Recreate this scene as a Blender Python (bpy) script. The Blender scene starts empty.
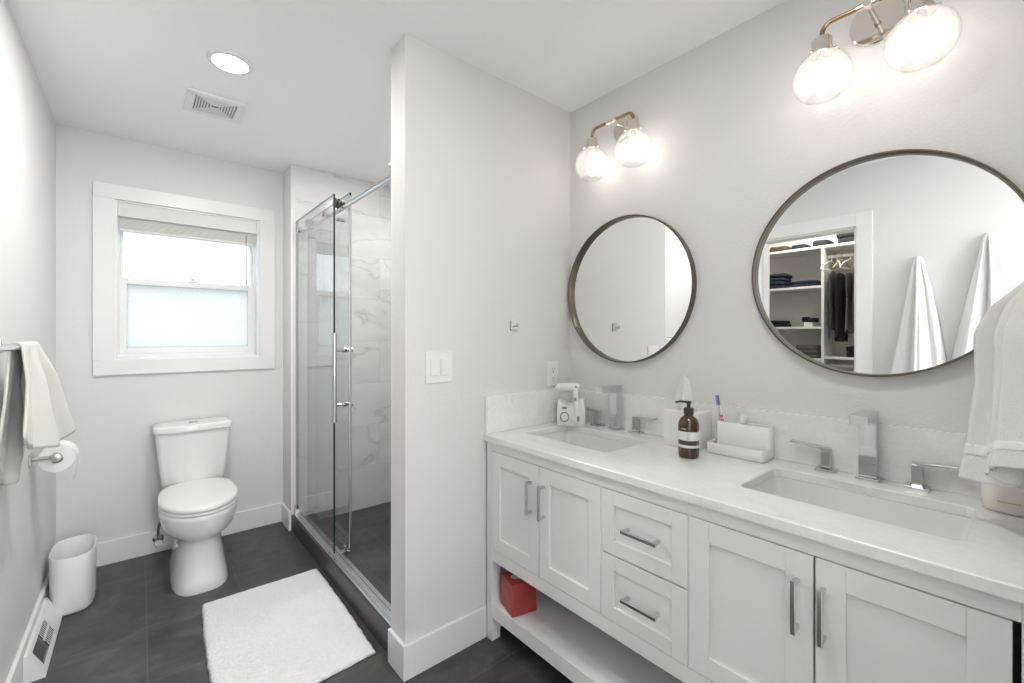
import bpy, bmesh, math, random
from math import sin, cos, pi, radians, atan2, sqrt
from mathutils import Vector, Matrix, noise
random.seed(7)
S = bpy.context.scene
COL = S.collection

# ---------------------------------------------------------------- camera
FPX = 440.0
cam_d = bpy.data.cameras.new('camera')
cam = bpy.data.objects.new('camera', cam_d)
COL.objects.link(cam)
cam.location = (0, 0, 1.295)
cam.rotation_euler = (radians(90), 0, radians(-40.2))
cam_d.sensor_fit = 'HORIZONTAL'
cam_d.sensor_width = 36
cam_d.lens = 36 * FPX / 1024
cam_d.shift_y = -(341.5 - 336) / 1024
cam_d.clip_start = 0.02
S.camera = cam

# ---------------------------------------------------------------- world, exposure
W = bpy.data.worlds.new('daylight')
S.world = W
W.use_nodes = True
bgn = W.node_tree.nodes['Background']
bgn.inputs[0].default_value = (0.93, 0.97, 1.0, 1)
bgn.inputs[1].default_value = 4.9
S.view_settings.view_transform = 'Standard'
S.view_settings.look = 'None'
S.view_settings.gamma = 1
S.view_settings.use_curve_mapping = False
S.view_settings.exposure = 0.65
DOWN_W = 11.0        # default watts of a ceiling light, kept by the added passage fills
BULB_E = 9.0        # emission of the sconce filament bulbs

# ---------------------------------------------------------------- room numbers
XL, XR, YW, YP, H = -0.347, 1.684, 3.395, 1.53, 2.44
XP = 0.765           # left end of the partition, line of the shower curb
YN = 3.18            # tiled back wall of the shower
YF = -0.06           # near wall beside the vanity

# ---------------------------------------------------------------- materials
def nodes(name):
    m = bpy.data.materials.new(name)
    m.use_nodes = True
    nt = m.node_tree
    return m, nt, nt.nodes['Principled BSDF']

def lnk(nt, a, b): nt.links.new(a, b)

def mat(name, col, rough=0.5, metal=0.0, bump=0.0, scale=60.0, detail=3.0, spec=0.5, coat=0.0, dist=0.002, sheen=0.0):
    m, nt, b = nodes(name)
    b.inputs['Base Color'].default_value = (*col, 1)
    b.inputs['Roughness'].default_value = rough
    b.inputs['Metallic'].default_value = metal
    b.inputs['Specular IOR Level'].default_value = spec
    b.inputs['Coat Weight'].default_value = coat
    b.inputs['Sheen Weight'].default_value = sheen
    if bump > 0:
        tc = nt.nodes.new('ShaderNodeTexCoord')
        n = nt.nodes.new('ShaderNodeTexNoise')
        n.inputs['Scale'].default_value = scale
        n.inputs['Detail'].default_value = detail
        bp = nt.nodes.new('ShaderNodeBump')
        bp.inputs['Strength'].default_value = bump
        bp.inputs['Distance'].default_value = dist
        lnk(nt, tc.outputs['Object'], n.inputs['Vector'])
        lnk(nt, n.outputs['Fac'], bp.inputs['Height'])
        lnk(nt, bp.outputs['Normal'], b.inputs['Normal'])
    return m

M = {}
M['wall'] = mat('painted_wall', (0.735, 0.728, 0.72), 0.65, bump=0.35, scale=110, detail=2.5, dist=0.003)
M['ceiling'] = mat('painted_ceiling', (0.93, 0.935, 0.935), 0.8, bump=0.2, scale=60, dist=0.003)
M['trim'] = mat('white_trim_paint', (0.80, 0.80, 0.79), 0.35)
M['vinyl'] = mat('white_vinyl', (0.82, 0.83, 0.83), 0.3)
M['cabinet'] = mat('white_cabinet_paint', (0.79, 0.79, 0.78), 0.38)
M['porcelain'] = mat('white_porcelain', (0.82, 0.82, 0.81), 0.07, coat=0.4)
M['plastic'] = mat('white_plastic', (0.82, 0.82, 0.81), 0.3)
M['ceramic'] = mat('white_ceramic', (0.86, 0.86, 0.85), 0.22)
M['towel'] = mat('white_terry', (0.86, 0.845, 0.83), 0.95, bump=0.9, scale=520, detail=2, dist=0.003, sheen=0.4)
M['towel_flat'] = mat('smooth_towel', (0.71, 0.695, 0.66), 0.95, bump=0.6, scale=500, dist=0.002, sheen=0.3)
M['bathtowel'] = mat('bath_towel_terry', (0.84, 0.84, 0.84), 0.95, bump=0.6, scale=350, dist=0.003, sheen=0.3)
M['band'] = mat('towel_woven_band', (0.86, 0.845, 0.83), 0.95, bump=.6, scale=600)
M['paper'] = mat('soft_paper', (0.88, 0.88, 0.87), 0.9, bump=0.2, scale=200)
M['chrome'] = mat('polished_chrome', (0.63, 0.63, 0.635), 0.06, metal=1)
M['nickel'] = mat('polished_nickel', (0.80, 0.75, 0.70), 0.09, metal=1)
M['brass'] = mat('warm_bronze_rod', (0.34, 0.235, 0.145), 0.2, metal=1)
M['brushed'] = mat('brushed_nickel', (0.58, 0.57, 0.55), 0.28, metal=1)
M['handle'] = mat('satin_chrome_pull', (0.62, 0.62, 0.63), 0.18, metal=1)
M['bronze'] = mat('dark_bronze_frame', (0.15, 0.125, 0.095), 0.3, metal=0.85)
M['mirror'] = mat('mirror_glass', (0.90, 0.92, 0.915), 0.0, metal=1)
M['dark'] = mat('black_duct_shade', (0.02, 0.02, 0.02), 0.5)
M['shadowgap'] = mat('cabinet_interior', (0.35, 0.34, 0.33), 0.7)
M['amber'] = mat('dark_amber_glass', (0.055, 0.030, 0.014), 0.08, coat=0.5)
M['label'] = mat('pale_label', (0.74, 0.76, 0.75), 0.5)
M['blackplastic'] = mat('black_plastic', (0.03, 0.025, 0.022), 0.3)
M['greyprint'] = mat('grey_print', (0.22, 0.24, 0.25), 0.5)
M['goldprint'] = mat('gold_print', (0.55, 0.42, 0.22), 0.4)
M['blue'] = mat('blue_bristle', (0.22, 0.30, 0.55), 0.6)
M['pink'] = mat('pink_plastic', (0.75, 0.22, 0.28), 0.4)
M['cream'] = mat('cream_plastic', (0.80, 0.77, 0.70), 0.3)
M['blackcloth'] = mat('black_cloth', (0.012, 0.012, 0.015), 0.9, bump=0.5, scale=60)
M['navycloth'] = mat('navy_denim', (0.02, 0.026, 0.045), 0.9, bump=0.5, scale=80)
M['greycloth'] = mat('grey_cloth', (0.12, 0.115, 0.11), 0.9, bump=0.5, scale=80)
M['browncloth'] = mat('brown_cloth', (0.06, 0.045, 0.038), 0.9, bump=0.5, scale=80)
M['wood'] = mat('pale_wood', (0.62, 0.43, 0.22), 0.5)
M['melamine'] = mat('white_melamine', (0.84, 0.82, 0.79), 0.5)
M['closetwall'] = mat('closet_wall', (0.84, 0.80, 0.75), 0.8)
M['carpet'] = mat('beige_carpet', (0.45, 0.41, 0.36), 0.95, bump=0.8, scale=300)
M['curbmetal'] = mat('satin_aluminium', (0.66, 0.67, 0.68), 0.22, metal=1)
M['braid'] = mat('braided_steel', (0.22, 0.21, 0.21), 0.35, metal=0.8, bump=0.8, scale=500)
M['pinklabel'] = mat('pink_sticker', (0.75, 0.35, 0.38), 0.5)
M['hallbounce'] = mat('pale_bounce_floor', (0.66, 0.61, 0.54), 0.5)  # pale so the added hall slab throws light up to the ceiling
M['blind'] = mat('white_blind_fabric', (0.74, 0.73, 0.71), 0.7)

def emis(name, col, s):
    m = bpy.data.materials.new(name); m.use_nodes = True
    nt = m.node_tree; nt.nodes.clear()
    e = nt.nodes.new('ShaderNodeEmission'); o = nt.nodes.new('ShaderNodeOutputMaterial')
    e.inputs[0].default_value = (*col, 1); e.inputs[1].default_value = s
    lnk(nt, e.outputs[0], o.inputs[0]); return m
M['bulb'] = emis('glowing_bulb', (1.0, 0.93, 0.84), BULB_E)
M['lamp'] = emis('glowing_diffuser', (1.0, 0.97, 0.93), 9.0)

def clear_glass(name, tint, base=0.05, bumpy=0.0, haze=0.0):
    m = bpy.data.materials.new(name); m.use_nodes = True
    nt = m.node_tree; nt.nodes.clear()
    o = nt.nodes.new('ShaderNodeOutputMaterial')
    t = nt.nodes.new('ShaderNodeBsdfTransparent'); t.inputs[0].default_value = (*tint, 1)
    g = nt.nodes.new('ShaderNodeBsdfGlossy'); g.inputs['Roughness'].default_value = 0.0
    lw = nt.nodes.new('ShaderNodeLayerWeight'); lw.inputs['Blend'].default_value = 0.5
    p = nt.nodes.new('ShaderNodeMath'); p.operation = 'POWER'; p.inputs[1].default_value = 4
    ma = nt.nodes.new('ShaderNodeMath'); ma.operation = 'MULTIPLY_ADD'
    ma.inputs[1].default_value = 1 - base; ma.inputs[2].default_value = base
    mx = nt.nodes.new('ShaderNodeMixShader')
    lnk(nt, lw.outputs['Facing'], p.inputs[0]); lnk(nt, p.outputs[0], ma.inputs[0]); lnk(nt, ma.outputs[0], mx.inputs[0])
    src = t.outputs[0]
    if haze > 0:
        d = nt.nodes.new('ShaderNodeBsdfTranslucent'); d.inputs[0].default_value = (1, 1, 1, 1)
        m2 = nt.nodes.new('ShaderNodeMixShader'); m2.inputs[0].default_value = haze
        lnk(nt, t.outputs[0], m2.inputs[1]); lnk(nt, d.outputs[0], m2.inputs[2]); src = m2.outputs[0]
    lnk(nt, src, mx.inputs[1]); lnk(nt, g.outputs[0], mx.inputs[2])
    if bumpy > 0:
        n = nt.nodes.new('ShaderNodeTexNoise'); n.inputs['Scale'].default_value = 45
        b = nt.nodes.new('ShaderNodeBump'); b.inputs['Strength'].default_value = bumpy; b.inputs['Distance'].default_value = 0.002
        tc = nt.nodes.new('ShaderNodeTexCoord')
        lnk(nt, tc.outputs['Object'], n.inputs['Vector']); lnk(nt, n.outputs['Fac'], b.inputs['Height'])
        lnk(nt, b.outputs['Normal'], g.inputs['Normal'])
    lnk(nt, mx.outputs[0], o.inputs[0]); return m
M['showerglass'] = clear_glass('clear_shower_glass', (0.965, 0.982, 0.976), 0.04)
M['globeglass'] = clear_glass('clear_globe_glass', (0.985, 0.985, 0.985), 0.05, 0.25, haze=0.10)
M['glassrim'] = mat('pale_glass_rim', (0.34, 0.40, 0.38), 0.15)
M['glassedge'] = mat('dark_glass_edge', (0.015, 0.03, 0.026), 0.15)

def frosted(name, tint, rough_mix):
    m = bpy.data.materials.new(name); m.use_nodes = True
    nt = m.node_tree; nt.nodes.clear()
    o = nt.nodes.new('ShaderNodeOutputMaterial')
    t = nt.nodes.new('ShaderNodeBsdfTransparent'); t.inputs[0].default_value = (*tint, 1)
    d = nt.nodes.new('ShaderNodeBsdfTranslucent'); d.inputs[0].default_value = (*tint, 1)
    g = nt.nodes.new('ShaderNodeBsdfGlossy'); g.inputs['Roughness'].default_value = 0.35
    n = nt.nodes.new('ShaderNodeTexNoise'); n.inputs['Scale'].default_value = 260; n.inputs['Detail'].default_value = 1
    tc = nt.nodes.new('ShaderNodeTexCoord')
    r = nt.nodes.new('ShaderNodeMapRange'); r.inputs[1].default_value = .3; r.inputs[2].default_value = .7
    r.inputs[3].default_value = rough_mix - .1; r.inputs[4].default_value = min(1, rough_mix + .1)
    mx = nt.nodes.new('ShaderNodeMixShader'); m2 = nt.nodes.new('ShaderNodeMixShader'); m2.inputs[0].default_value = 0.05
    lnk(nt, tc.outputs['Object'], n.inputs['Vector']); lnk(nt, n.outputs['Fac'], r.inputs[0]); lnk(nt, r.outputs[0], mx.inputs[0])
    lnk(nt, t.outputs[0], mx.inputs[1]); lnk(nt, d.outputs[0], mx.inputs[2])
    lnk(nt, mx.outputs[0], m2.inputs[1]); lnk(nt, g.outputs[0], m2.inputs[2]); lnk(nt, m2.outputs[0], o.inputs[0])
    return m
M['frost_low'] = frosted('frosted_pane', (0.375, 0.39, 0.392), 0.9)
M['frost_up'] = frosted('bright_pane', (0.46, 0.475, 0.48), 0.75)

def math_node(nt, op, a=None, b=None, c=None):
    n = nt.nodes.new('ShaderNodeMath'); n.operation = op
    for i, v in enumerate((a, b, c)):
        if v is None: continue
        if isinstance(v, (int, float)): n.inputs[i].default_value = v
        else: lnk(nt, v, n.inputs[i])
    return n.outputs[0]

def ramp(nt, fac, stops):
    r = nt.nodes.new('ShaderNodeValToRGB')
    el = r.color_ramp.elements
    while len(el) < len(stops): el.new(0.5)
    for e, (p, c) in zip(el, stops): e.position = p; e.color = (*c, 1)
    lnk(nt, fac, r.inputs[0]); return r.outputs[0]

def mixc(nt, fac, a, b, mode='MIX'):
    n = nt.nodes.new('ShaderNodeMix'); n.data_type = 'RGBA'; n.blend_type = mode
    if isinstance(fac, (int, float)): n.inputs[0].default_value = fac
    else: lnk(nt, fac, n.inputs[0])
    for i, v in ((6, a), (7, b)):
        if isinstance(v, tuple): n.inputs[i].default_value = (*v, 1)
        else: lnk(nt, v, n.inputs[i])
    return n.outputs[2]

def floor_mat(name, ox, oy, sx, sy, cols, grout):
    m, nt, b = nodes(name)
    tc = nt.nodes.new('ShaderNodeTexCoord'); sp = nt.nodes.new('ShaderNodeSeparateXYZ')
    lnk(nt, tc.outputs['Object'], sp.inputs[0])
    u = math_node(nt, 'DIVIDE', math_node(nt, 'SUBTRACT', sp.outputs[0], ox), sx)
    v = math_node(nt, 'DIVIDE', math_node(nt, 'SUBTRACT', sp.outputs[1], oy), sy)
    g = 0.0028
    def line(t, s):
        f = math_node(nt, 'FRACT', math_node(nt, 'ADD', t, 100.5))
        return math_node(nt, 'LESS_THAN', math_node(nt, 'ABSOLUTE', math_node(nt, 'SUBTRACT', f, 0.5)), g / 2 / s)
    ln = math_node(nt, 'MAXIMUM', line(u, sx), line(v, sy))
    mp = nt.nodes.new('ShaderNodeMapping'); mp.inputs['Scale'].default_value = (1.0, 1.6, 1)
    mp.inputs['Rotation'].default_value = (0, 0, radians(25))
    lnk(nt, tc.outputs['Object'], mp.inputs['Vector'])
    n = nt.nodes.new('ShaderNodeTexNoise'); n.inputs['Scale'].default_value = 5; n.inputs['Detail'].default_value = 9; n.inputs['Roughness'].default_value = .68
    n.inputs['Distortion'].default_value = 0.6
    lnk(nt, mp.outputs[0], n.inputs['Vector'])
    c = ramp(nt, n.outputs['Fac'], [(0.3, cols[0]), (0.52, cols[1]), (0.75, cols[2])])
    # each tile a touch lighter or darker
    cb = nt.nodes.new('ShaderNodeCombineXYZ')
    lnk(nt, math_node(nt, 'FLOOR', u), cb.inputs[0]); lnk(nt, math_node(nt, 'FLOOR', v), cb.inputs[1])
    wn = nt.nodes.new('ShaderNodeTexWhiteNoise'); lnk(nt, cb.outputs[0], wn.inputs[0])
    hv = nt.nodes.new('ShaderNodeHueSaturation'); lnk(nt, c, hv.inputs['Color'])
    lnk(nt, math_node(nt, 'MULTIPLY_ADD', wn.outputs[0], 0.16, 0.92), hv.inputs['Value'])
    lnk(nt, mixc(nt, ln, hv.outputs[0], grout), b.inputs['Base Color'])
    lnk(nt, math_node(nt, 'MULTIPLY_ADD', n.outputs['Fac'], 0.25, 0.28), b.inputs['Roughness'])
    bp = nt.nodes.new('ShaderNodeBump'); bp.inputs['Strength'].default_value = .25; bp.inputs['Distance'].default_value = .002
    lnk(nt, math_node(nt, 'SUBTRACT', math_node(nt, 'MULTIPLY', n.outputs['Fac'], .5), ln), bp.inputs['Height'])
    lnk(nt, bp.outputs['Normal'], b.inputs['Normal'])
    return m
M['floor'] = floor_mat('slate_floor_tile', 0.022, 1.37, 0.372, 0.38, [(0.036, 0.033, 0.031), (0.068, 0.062, 0.058), (0.135, 0.124, 0.114)], (0.115, 0.108, 0.10))
M['slate'] = floor_mat('slate_curb_tile', 0.0, 0.1, 40, 0.76, [(0.040, 0.038, 0.037), (0.062, 0.059, 0.057), (0.10, 0.096, 0.092)], (0.10, 0.095, 0.09))

def marble_mat():
    m, nt, b = nodes('marble_shower_tile')
    tc = nt.nodes.new('ShaderNodeTexCoord'); sp = nt.nodes.new('ShaderNodeSeparateXYZ')
    lnk(nt, tc.outputs['Object'], sp.inputs[0])
    xy = math_node(nt, 'SUBTRACT', sp.outputs[0], math_node(nt, 'SUBTRACT', sp.outputs[1], 3.18))
    v = math_node(nt, 'DIVIDE', math_node(nt, 'SUBTRACT', sp.outputs[2], 0.638), 0.31)
    row = math_node(nt, 'FLOOR', v)
    sh = math_node(nt, 'MULTIPLY', math_node(nt, 'MODULO', math_node(nt, 'ADD', row, 100), 2), 0.5)
    u = math_node(nt, 'ADD', math_node(nt, 'DIVIDE', math_node(nt, 'SUBTRACT', xy, 1.38), 0.61), math_node(nt, 'ADD', sh, 0.5))
    def line(t, s):
        f = math_node(nt, 'FRACT', math_node(nt, 'ADD', t, 100.5))
        return math_node(nt, 'LESS_THAN', math_node(nt, 'ABSOLUTE', math_node(nt, 'SUBTRACT', f, 0.5)), 0.0026 / 2 / s)
    ln = math_node(nt, 'MAXIMUM', line(u, .61), line(v, .31))
    cb = nt.nodes.new('ShaderNodeCombineXYZ'); lnk(nt, math_node(nt, 'FLOOR', u), cb.inputs[0]); lnk(nt, row, cb.inputs[1])
    wn = nt.nodes.new('ShaderNodeTexWhiteNoise'); lnk(nt, cb.outputs[0], wn.inputs[0])
    off = nt.nodes.new('ShaderNodeVectorMath'); off.operation = 'SCALE'; off.inputs['Scale'].default_value = 7
    lnk(nt, wn.outputs['Color'], off.inputs[0])
    ad = nt.nodes.new('ShaderNodeVectorMath'); lnk(nt, tc.outputs['Object'], ad.inputs[0]); lnk(nt, off.outputs[0], ad.inputs[1])
    mp = nt.nodes.new('ShaderNodeMapping'); mp.inputs['Rotation'].default_value = (0, radians(-28), 0); mp.inputs['Scale'].default_value = (1.1, 1, 2.6)
    lnk(nt, ad.outputs[0], mp.inputs['Vector'])
    n = nt.nodes.new('ShaderNodeTexNoise'); n.inputs['Scale'].default_value = 0.9; n.inputs['Detail'].default_value = 6; n.inputs['Roughness'].default_value = .5
    n.inputs['Distortion'].default_value = 0.5
    lnk(nt, mp.outputs[0], n.inputs['Vector'])
    d = math_node(nt, 'ABSOLUTE', math_node(nt, 'SUBTRACT', n.outputs['Fac'], 0.5))
    vein = ramp(nt, d, [(0.0, (0.60, 0.595, 0.59)), (0.005, (0.71, 0.705, 0.70)), (0.018, (0.77, 0.77, 0.765))])
    n2 = nt.nodes.new('ShaderNodeTexNoise'); n2.inputs['Scale'].default_value = 2.5; lnk(nt, mp.outputs[0], n2.inputs['Vector'])
    cloud = ramp(nt, n2.outputs['Fac'], [(0.4, (1, 1, 1)), (0.8, (0.86, 0.86, 0.86))])
    lnk(nt, mixc(nt, ln, mixc(nt, 1.0, vein, cloud, 'MULTIPLY'), (0.60, 0.60, 0.60)), b.inputs['Base Color'])
    b.inputs['Roughness'].default_value = 0.16
    return m
M['marble'] = marble_mat()

def quartz_mat():
    m, nt, b = nodes('veined_white_quartz')
    tc = nt.nodes.new('ShaderNodeTexCoord')
    mp = nt.nodes.new('ShaderNodeMapping'); mp.inputs['Scale'].default_value = (7, 2.0, 7); mp.inputs['Rotation'].default_value = (0, 0, radians(12))
    lnk(nt, tc.outputs['Object'], mp.inputs['Vector'])
    n = nt.nodes.new('ShaderNodeTexNoise'); n.inputs['Scale'].default_value = 1.6; n.inputs['Detail'].default_value = 9; n.inputs['Distortion'].default_value = 1.2
    n.inputs['Roughness'].default_value = .6
    lnk(nt, mp.outputs[0], n.inputs['Vector'])
    c = ramp(nt, n.outputs['Fac'], [(0.28, (0.74, 0.715, 0.70)), (0.42, (0.83, 0.82, 0.81)), (0.6, (0.86, 0.855, 0.85)), (0.8, (0.80, 0.785, 0.775))])
    n2 = nt.nodes.new('ShaderNodeTexNoise'); n2.inputs['Scale'].default_value = 90; lnk(nt, tc.outputs['Object'], n2.inputs['Vector'])
    c2 = ramp(nt, n2.outputs['Fac'], [(0.35, (0.97, 0.97, 0.97)), (0.6, (1, 1, 1))])
    lnk(nt, mixc(nt, 1.0, c, c2, 'MULTIPLY'), b.inputs['Base Color'])
    b.inputs['Roughness'].default_value = 0.2
    return m
M['quartz'] = quartz_mat()

def mat_rug():
    m, nt, b = nodes('white_chenille')
    b.inputs['Base Color'].default_value = (0.80, 0.80, 0.80, 1); b.inputs['Roughness'].default_value = 0.95
    b.inputs['Sheen Weight'].default_value = 0.3
    tc = nt.nodes.new('ShaderNodeTexCoord')
    w = nt.nodes.new('ShaderNodeTexVoronoi'); w.inputs['Scale'].default_value = 80
    mp = nt.nodes.new('ShaderNodeMapping'); mp.inputs['Scale'].default_value = (0.8, 1.25, 1)
    lnk(nt, tc.outputs['Object'], mp.inputs[0]); lnk(nt, mp.outputs[0], w.inputs['Vector'])
    bp = nt.nodes.new('ShaderNodeBump'); bp.invert = True; bp.inputs['Strength'].default_value = 1.0; bp.inputs['Distance'].default_value = .006
    lnk(nt, w.outputs['Distance'], bp.inputs['Height']); lnk(nt, bp.outputs[0], b.inputs['Normal'])
    return m
M['rug'] = mat_rug()

def mat_red():
    m, nt, b = nodes('red_printed_card')
    tc = nt.nodes.new('ShaderNodeTexCoord'); n = nt.nodes.new('ShaderNodeTexNoise'); n.inputs['Scale'].default_value = 14; n.inputs['Detail'].default_value = 3
    lnk(nt, tc.outputs['Object'], n.inputs['Vector'])
    lnk(nt, ramp(nt, n.outputs['Fac'], [(.35, (0.33, 0.045, 0.045)), (.6, (0.44, 0.055, 0.06)), (.8, (0.50, 0.12, 0.09))]), b.inputs['Base Color'])
    b.inputs['Roughness'].default_value = .45
    return m
M['red'] = mat_red()

# ---------------------------------------------------------------- mesh helpers
class MB:
    """collects shapes and links them as one mesh object"""
    def __init__(s): s.bm = bmesh.new()
    def _merge(s, t, mtx=None):
        if mtx is not None: t.transform(mtx)
        me = bpy.data.meshes.new('t'); t.to_mesh(me); t.free(); s.bm.from_mesh(me); bpy.data.meshes.remove(me)
    def box(s, x0, x1, y0, y1, z0, z1, bev=0.0, seg=2, mtx=None):
        t = bmesh.new()
        vs = [t.verts.new((x, y, z)) for x in (x0, x1) for y in (y0, y1) for z in (z0, z1)]
        for f in ((0, 1, 3, 2), (4, 6, 7, 5), (0, 4, 5, 1), (2, 3, 7, 6), (0, 2, 6, 4), (1, 5, 7, 3)):
            t.faces.new([vs[i] for i in f])
        if bev > 0:
            bmesh.ops.bevel(t, geom=list(t.edges), offset=bev, segments=seg, profile=0.5, affect='EDGES')
        s._merge(t, mtx); return s
    def tube(s, pts, r, n=14, cap=True):
        pts = [Vector(p) for p in pts]
        rs = r if isinstance(r, (list, tuple)) else [r] * len(pts)
        rings = []
        up = None
        for i, p in enumerate(pts):
            d = (pts[min(i + 1, len(pts) - 1)] - pts[max(i - 1, 0)]).normalized()
            if up is None:
                up = Vector((0, 0, 1)) if abs(d.z) < .9 else Vector((1, 0, 0))
            a = d.cross(up).normalized(); up = a.cross(d).normalized()
            rings.append([s.bm.verts.new(p + (a * cos(2 * pi * k / n) + up * sin(2 * pi * k / n)) * rs[i]) for k in range(n)])
        s._skin(rings, cap); return s
    def _skin(s, rings, cap=True, closed=True):
        n = len(rings[0])
        for a, b in zip(rings, rings[1:]):
            for k in range(n if closed else n - 1):
                s.bm.faces.new((a[k], a[(k + 1) % n], b[(k + 1) % n], b[k]))
        if cap:
            s.bm.faces.new(rings[0][::-1]); s.bm.faces.new(rings[-1])
    def lathe(s, prof, n=32, axis='Z', o=(0, 0, 0), cap=True):
        """prof: (radius, height) pairs turned about an axis through o"""
        rings = []
        for r, h in prof:
            ring = []
            for k in range(n):
                a = 2 * pi * k / n; c, q = r * cos(a), r * sin(a)
                v = {'Z': (c, q, h), 'X': (h, c, q), 'Y': (q, h, c)}[axis]
                ring.append(s.bm.verts.new((v[0] + o[0], v[1] + o[1], v[2] + o[2])))
            rings.append(ring)
        s._skin(rings, cap); return s
    def loft(s, loops, cap=True):
        rings = [[s.bm.verts.new(p) for p in lp] for lp in loops]
        s._skin(rings, cap); return s
    def grid(s, fn, nu, nv):
        g = [[s.bm.verts.new(fn(i / nu, j / nv)) for j in range(nv + 1)] for i in range(nu + 1)]
        for i in range(nu):
            for j in range(nv): s.bm.faces.new((g[i][j], g[i + 1][j], g[i + 1][j + 1], g[i][j + 1]))
        return s
    def prism(s, poly, axis, a, b):
        """extrude a 2-D outline along an axis; poly holds the other two coordinates in x,y,z order"""
        def P(p, h): return {'X': (h, p[0], p[1]), 'Y': (p[0], h, p[1]), 'Z': (p[0], p[1], h)}[axis]
        r0 = [s.bm.verts.new(P(p, a)) for p in poly]; r1 = [s.bm.verts.new(P(p, b)) for p in poly]
        s._skin([r0, r1]); return s
    def build(s, name, m, parent=None, smooth=False, thick=0.0, ang=40, sub=0):
        bmesh.ops.recalc_face_normals(s.bm, faces=list(s.bm.faces))
        me = bpy.data.meshes.new(name); s.bm.to_mesh(me); s.bm.free()
        me.materials.append(M[m] if isinstance(m, str) else m)
        if smooth:
            for p in me.polygons: p.use_smooth = True
            if ang < 180: me.set_sharp_from_angle(angle=radians(ang))
        o = bpy.data.objects.new(name, me); COL.objects.link(o)
        if parent is not None:
            o.parent = parent; o.matrix_parent_inverse = world_mtx(parent).inverted()
        if thick:
            md = o.modifiers.new('thickness', 'SOLIDIFY'); md.thickness = thick; md.offset = 0
        if sub:
            md = o.modifiers.new('smooth', 'SUBSURF'); md.levels = sub; md.render_levels = sub
        return o

def world_mtx(o):
    m = o.matrix_basis.copy()
    return (world_mtx(o.parent) @ o.matrix_parent_inverse @ m) if o.parent else m

def tag(o, label=None, cat=None, group=None, kind=None):
    if label: o['label'] = label
    if cat: o['category'] = cat
    if group: o['group'] = group
    if kind: o['kind'] = kind
    return o
def thing(name, loc, label, cat, group=None, rz=0):
    o = bpy.data.objects.new(name, None); COL.objects.link(o)
    o.empty_display_size = .05; o.location = loc; o.rotation_euler = (0, 0, rz)
    return tag(o, label, cat, group)
def struct(name, mb, m, parent=None, smooth=False, label=None):
    o = mb.build(name, m, parent, smooth); o['kind'] = 'structure'
    if label: o['label'] = label
    return o
def part_label(o, t): o['label'] = t; return o

def copy_tree(o, parent=None):
    c = o.copy(); COL.objects.link(c)
    if parent is not None: c.parent = parent; c.matrix_parent_inverse = o.matrix_parent_inverse.copy()
    for ch in list(o.children): copy_tree(ch, c)
    return c
def place_copy(src, offset, label, group=None):
    """copy of a thing whose parts are held relative to its Empty"""
    c = copy_tree(src)
    c.location = Vector(src.location) + Vector(offset)
    c['label'] = label
    if group: c['group'] = group
    return c
def sup(a, b, n=2.5, k=48, cx=0, cy=0, z=0, ph=0):
    """superellipse loop"""
    out = []
    for i in range(k):
        t = 2 * pi * i / k + ph
        c, q = cos(t), sin(t)
        out.append((cx + a * math.copysign(abs(c) ** (2 / n), c), cy + b * math.copysign(abs(q) ** (2 / n), q), z))
    return out

# ================================================================= SETTING
CY0, CY1, CZ = 0.770, 1.362, 2.035          # closet doorway in the left wall
T = 0.12
struct('floor', MB().box(XL - .9, XR + .12, -2.3, YW + .12, -.1, 0), 'floor')
struct('ceiling', MB().box(XL - .9, XR + .12, -2.3, YW + .12, H, H + .1), 'ceiling')
WX0, WX1, WZ0, WZ1 = -0.112, 0.617, 1.158, 2.078   # window opening
b = MB()
b.box(XL - T, WX0, YW, YW + .15, 0, H); b.box(WX1, XP + .02, YW, YW + .15, 0, H)
b.box(WX0, WX1, YW, YW + .15, 0, WZ0); b.box(WX0, WX1, YW, YW + .15, WZ1, H)
struct('wall_back', b, 'wall')
b = MB()
b.box(XL - T, XL, CY1, YW, 0, H); b.box(XL - T, XL, -2.3, CY0, 0, H); b.box(XL - T, XL, CY0, CY1, CZ, H)
struct('wall_left', b, 'wall')
struct('wall_right', MB().box(XR, XR + .12, -2.3, YP, 0, H), 'wall')
struct('wall_middle', MB().box(XP, XR + .12, YP, YP + .125, 0, H), 'wall')
struct('wall_corner', MB().box(XP, XP + .03, YN, YW + .15, 0, H), 'wall')
struct('wall_shower_back', MB().box(XP + .03, XR + .12, YN, YW + .15, 0, H), 'marble')
struct('wall_shower_side', MB().box(XR, XR + .12, YP + .125, YN, 0, H), 'marble')
struct('wall_shower_front', MB().box(XP + .06, XR, YP + .125, YP + .137, 0, H), 'marble')
struct('wall_front', MB().box(0.72, XR, YF - .12, YF, 0, H), 'wall')
hb_ = MB(); hb_.box(XL - T, -.15, -2.42, -2.3, 0, H); hb_.box(1.55, XR + .12, -2.42, -2.3, 0, H)
hb_.box(-.15, 1.55, -2.42, -2.3, 0, .55); hb_.box(-.15, 1.55, -2.42, -2.3, 2.2, H)
struct('wall_hall', hb_, 'wall')
hb_ = MB()
for x in (-.15, .68, 1.50): hb_.box(x, x + .05, -2.38, -2.33, .55, 2.2)
for z in (.55, 2.15): hb_.box(-.10, 1.50, -2.379, -2.331, z, z + .05)
struct('hall_fill_window', hb_, 'vinyl')  # frame in an opening added behind the camera to let fill daylight in
struct('floor_shower', MB().box(XP + .13, XR, YP + .137, YN, 0, .026), 'floor')
struct('floor_bounce', MB().box(XL, XR, -2.3, -.19, 0, .004), 'hallbounce')  # unseen pale slab added to bounce light onto the ceiling
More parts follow.
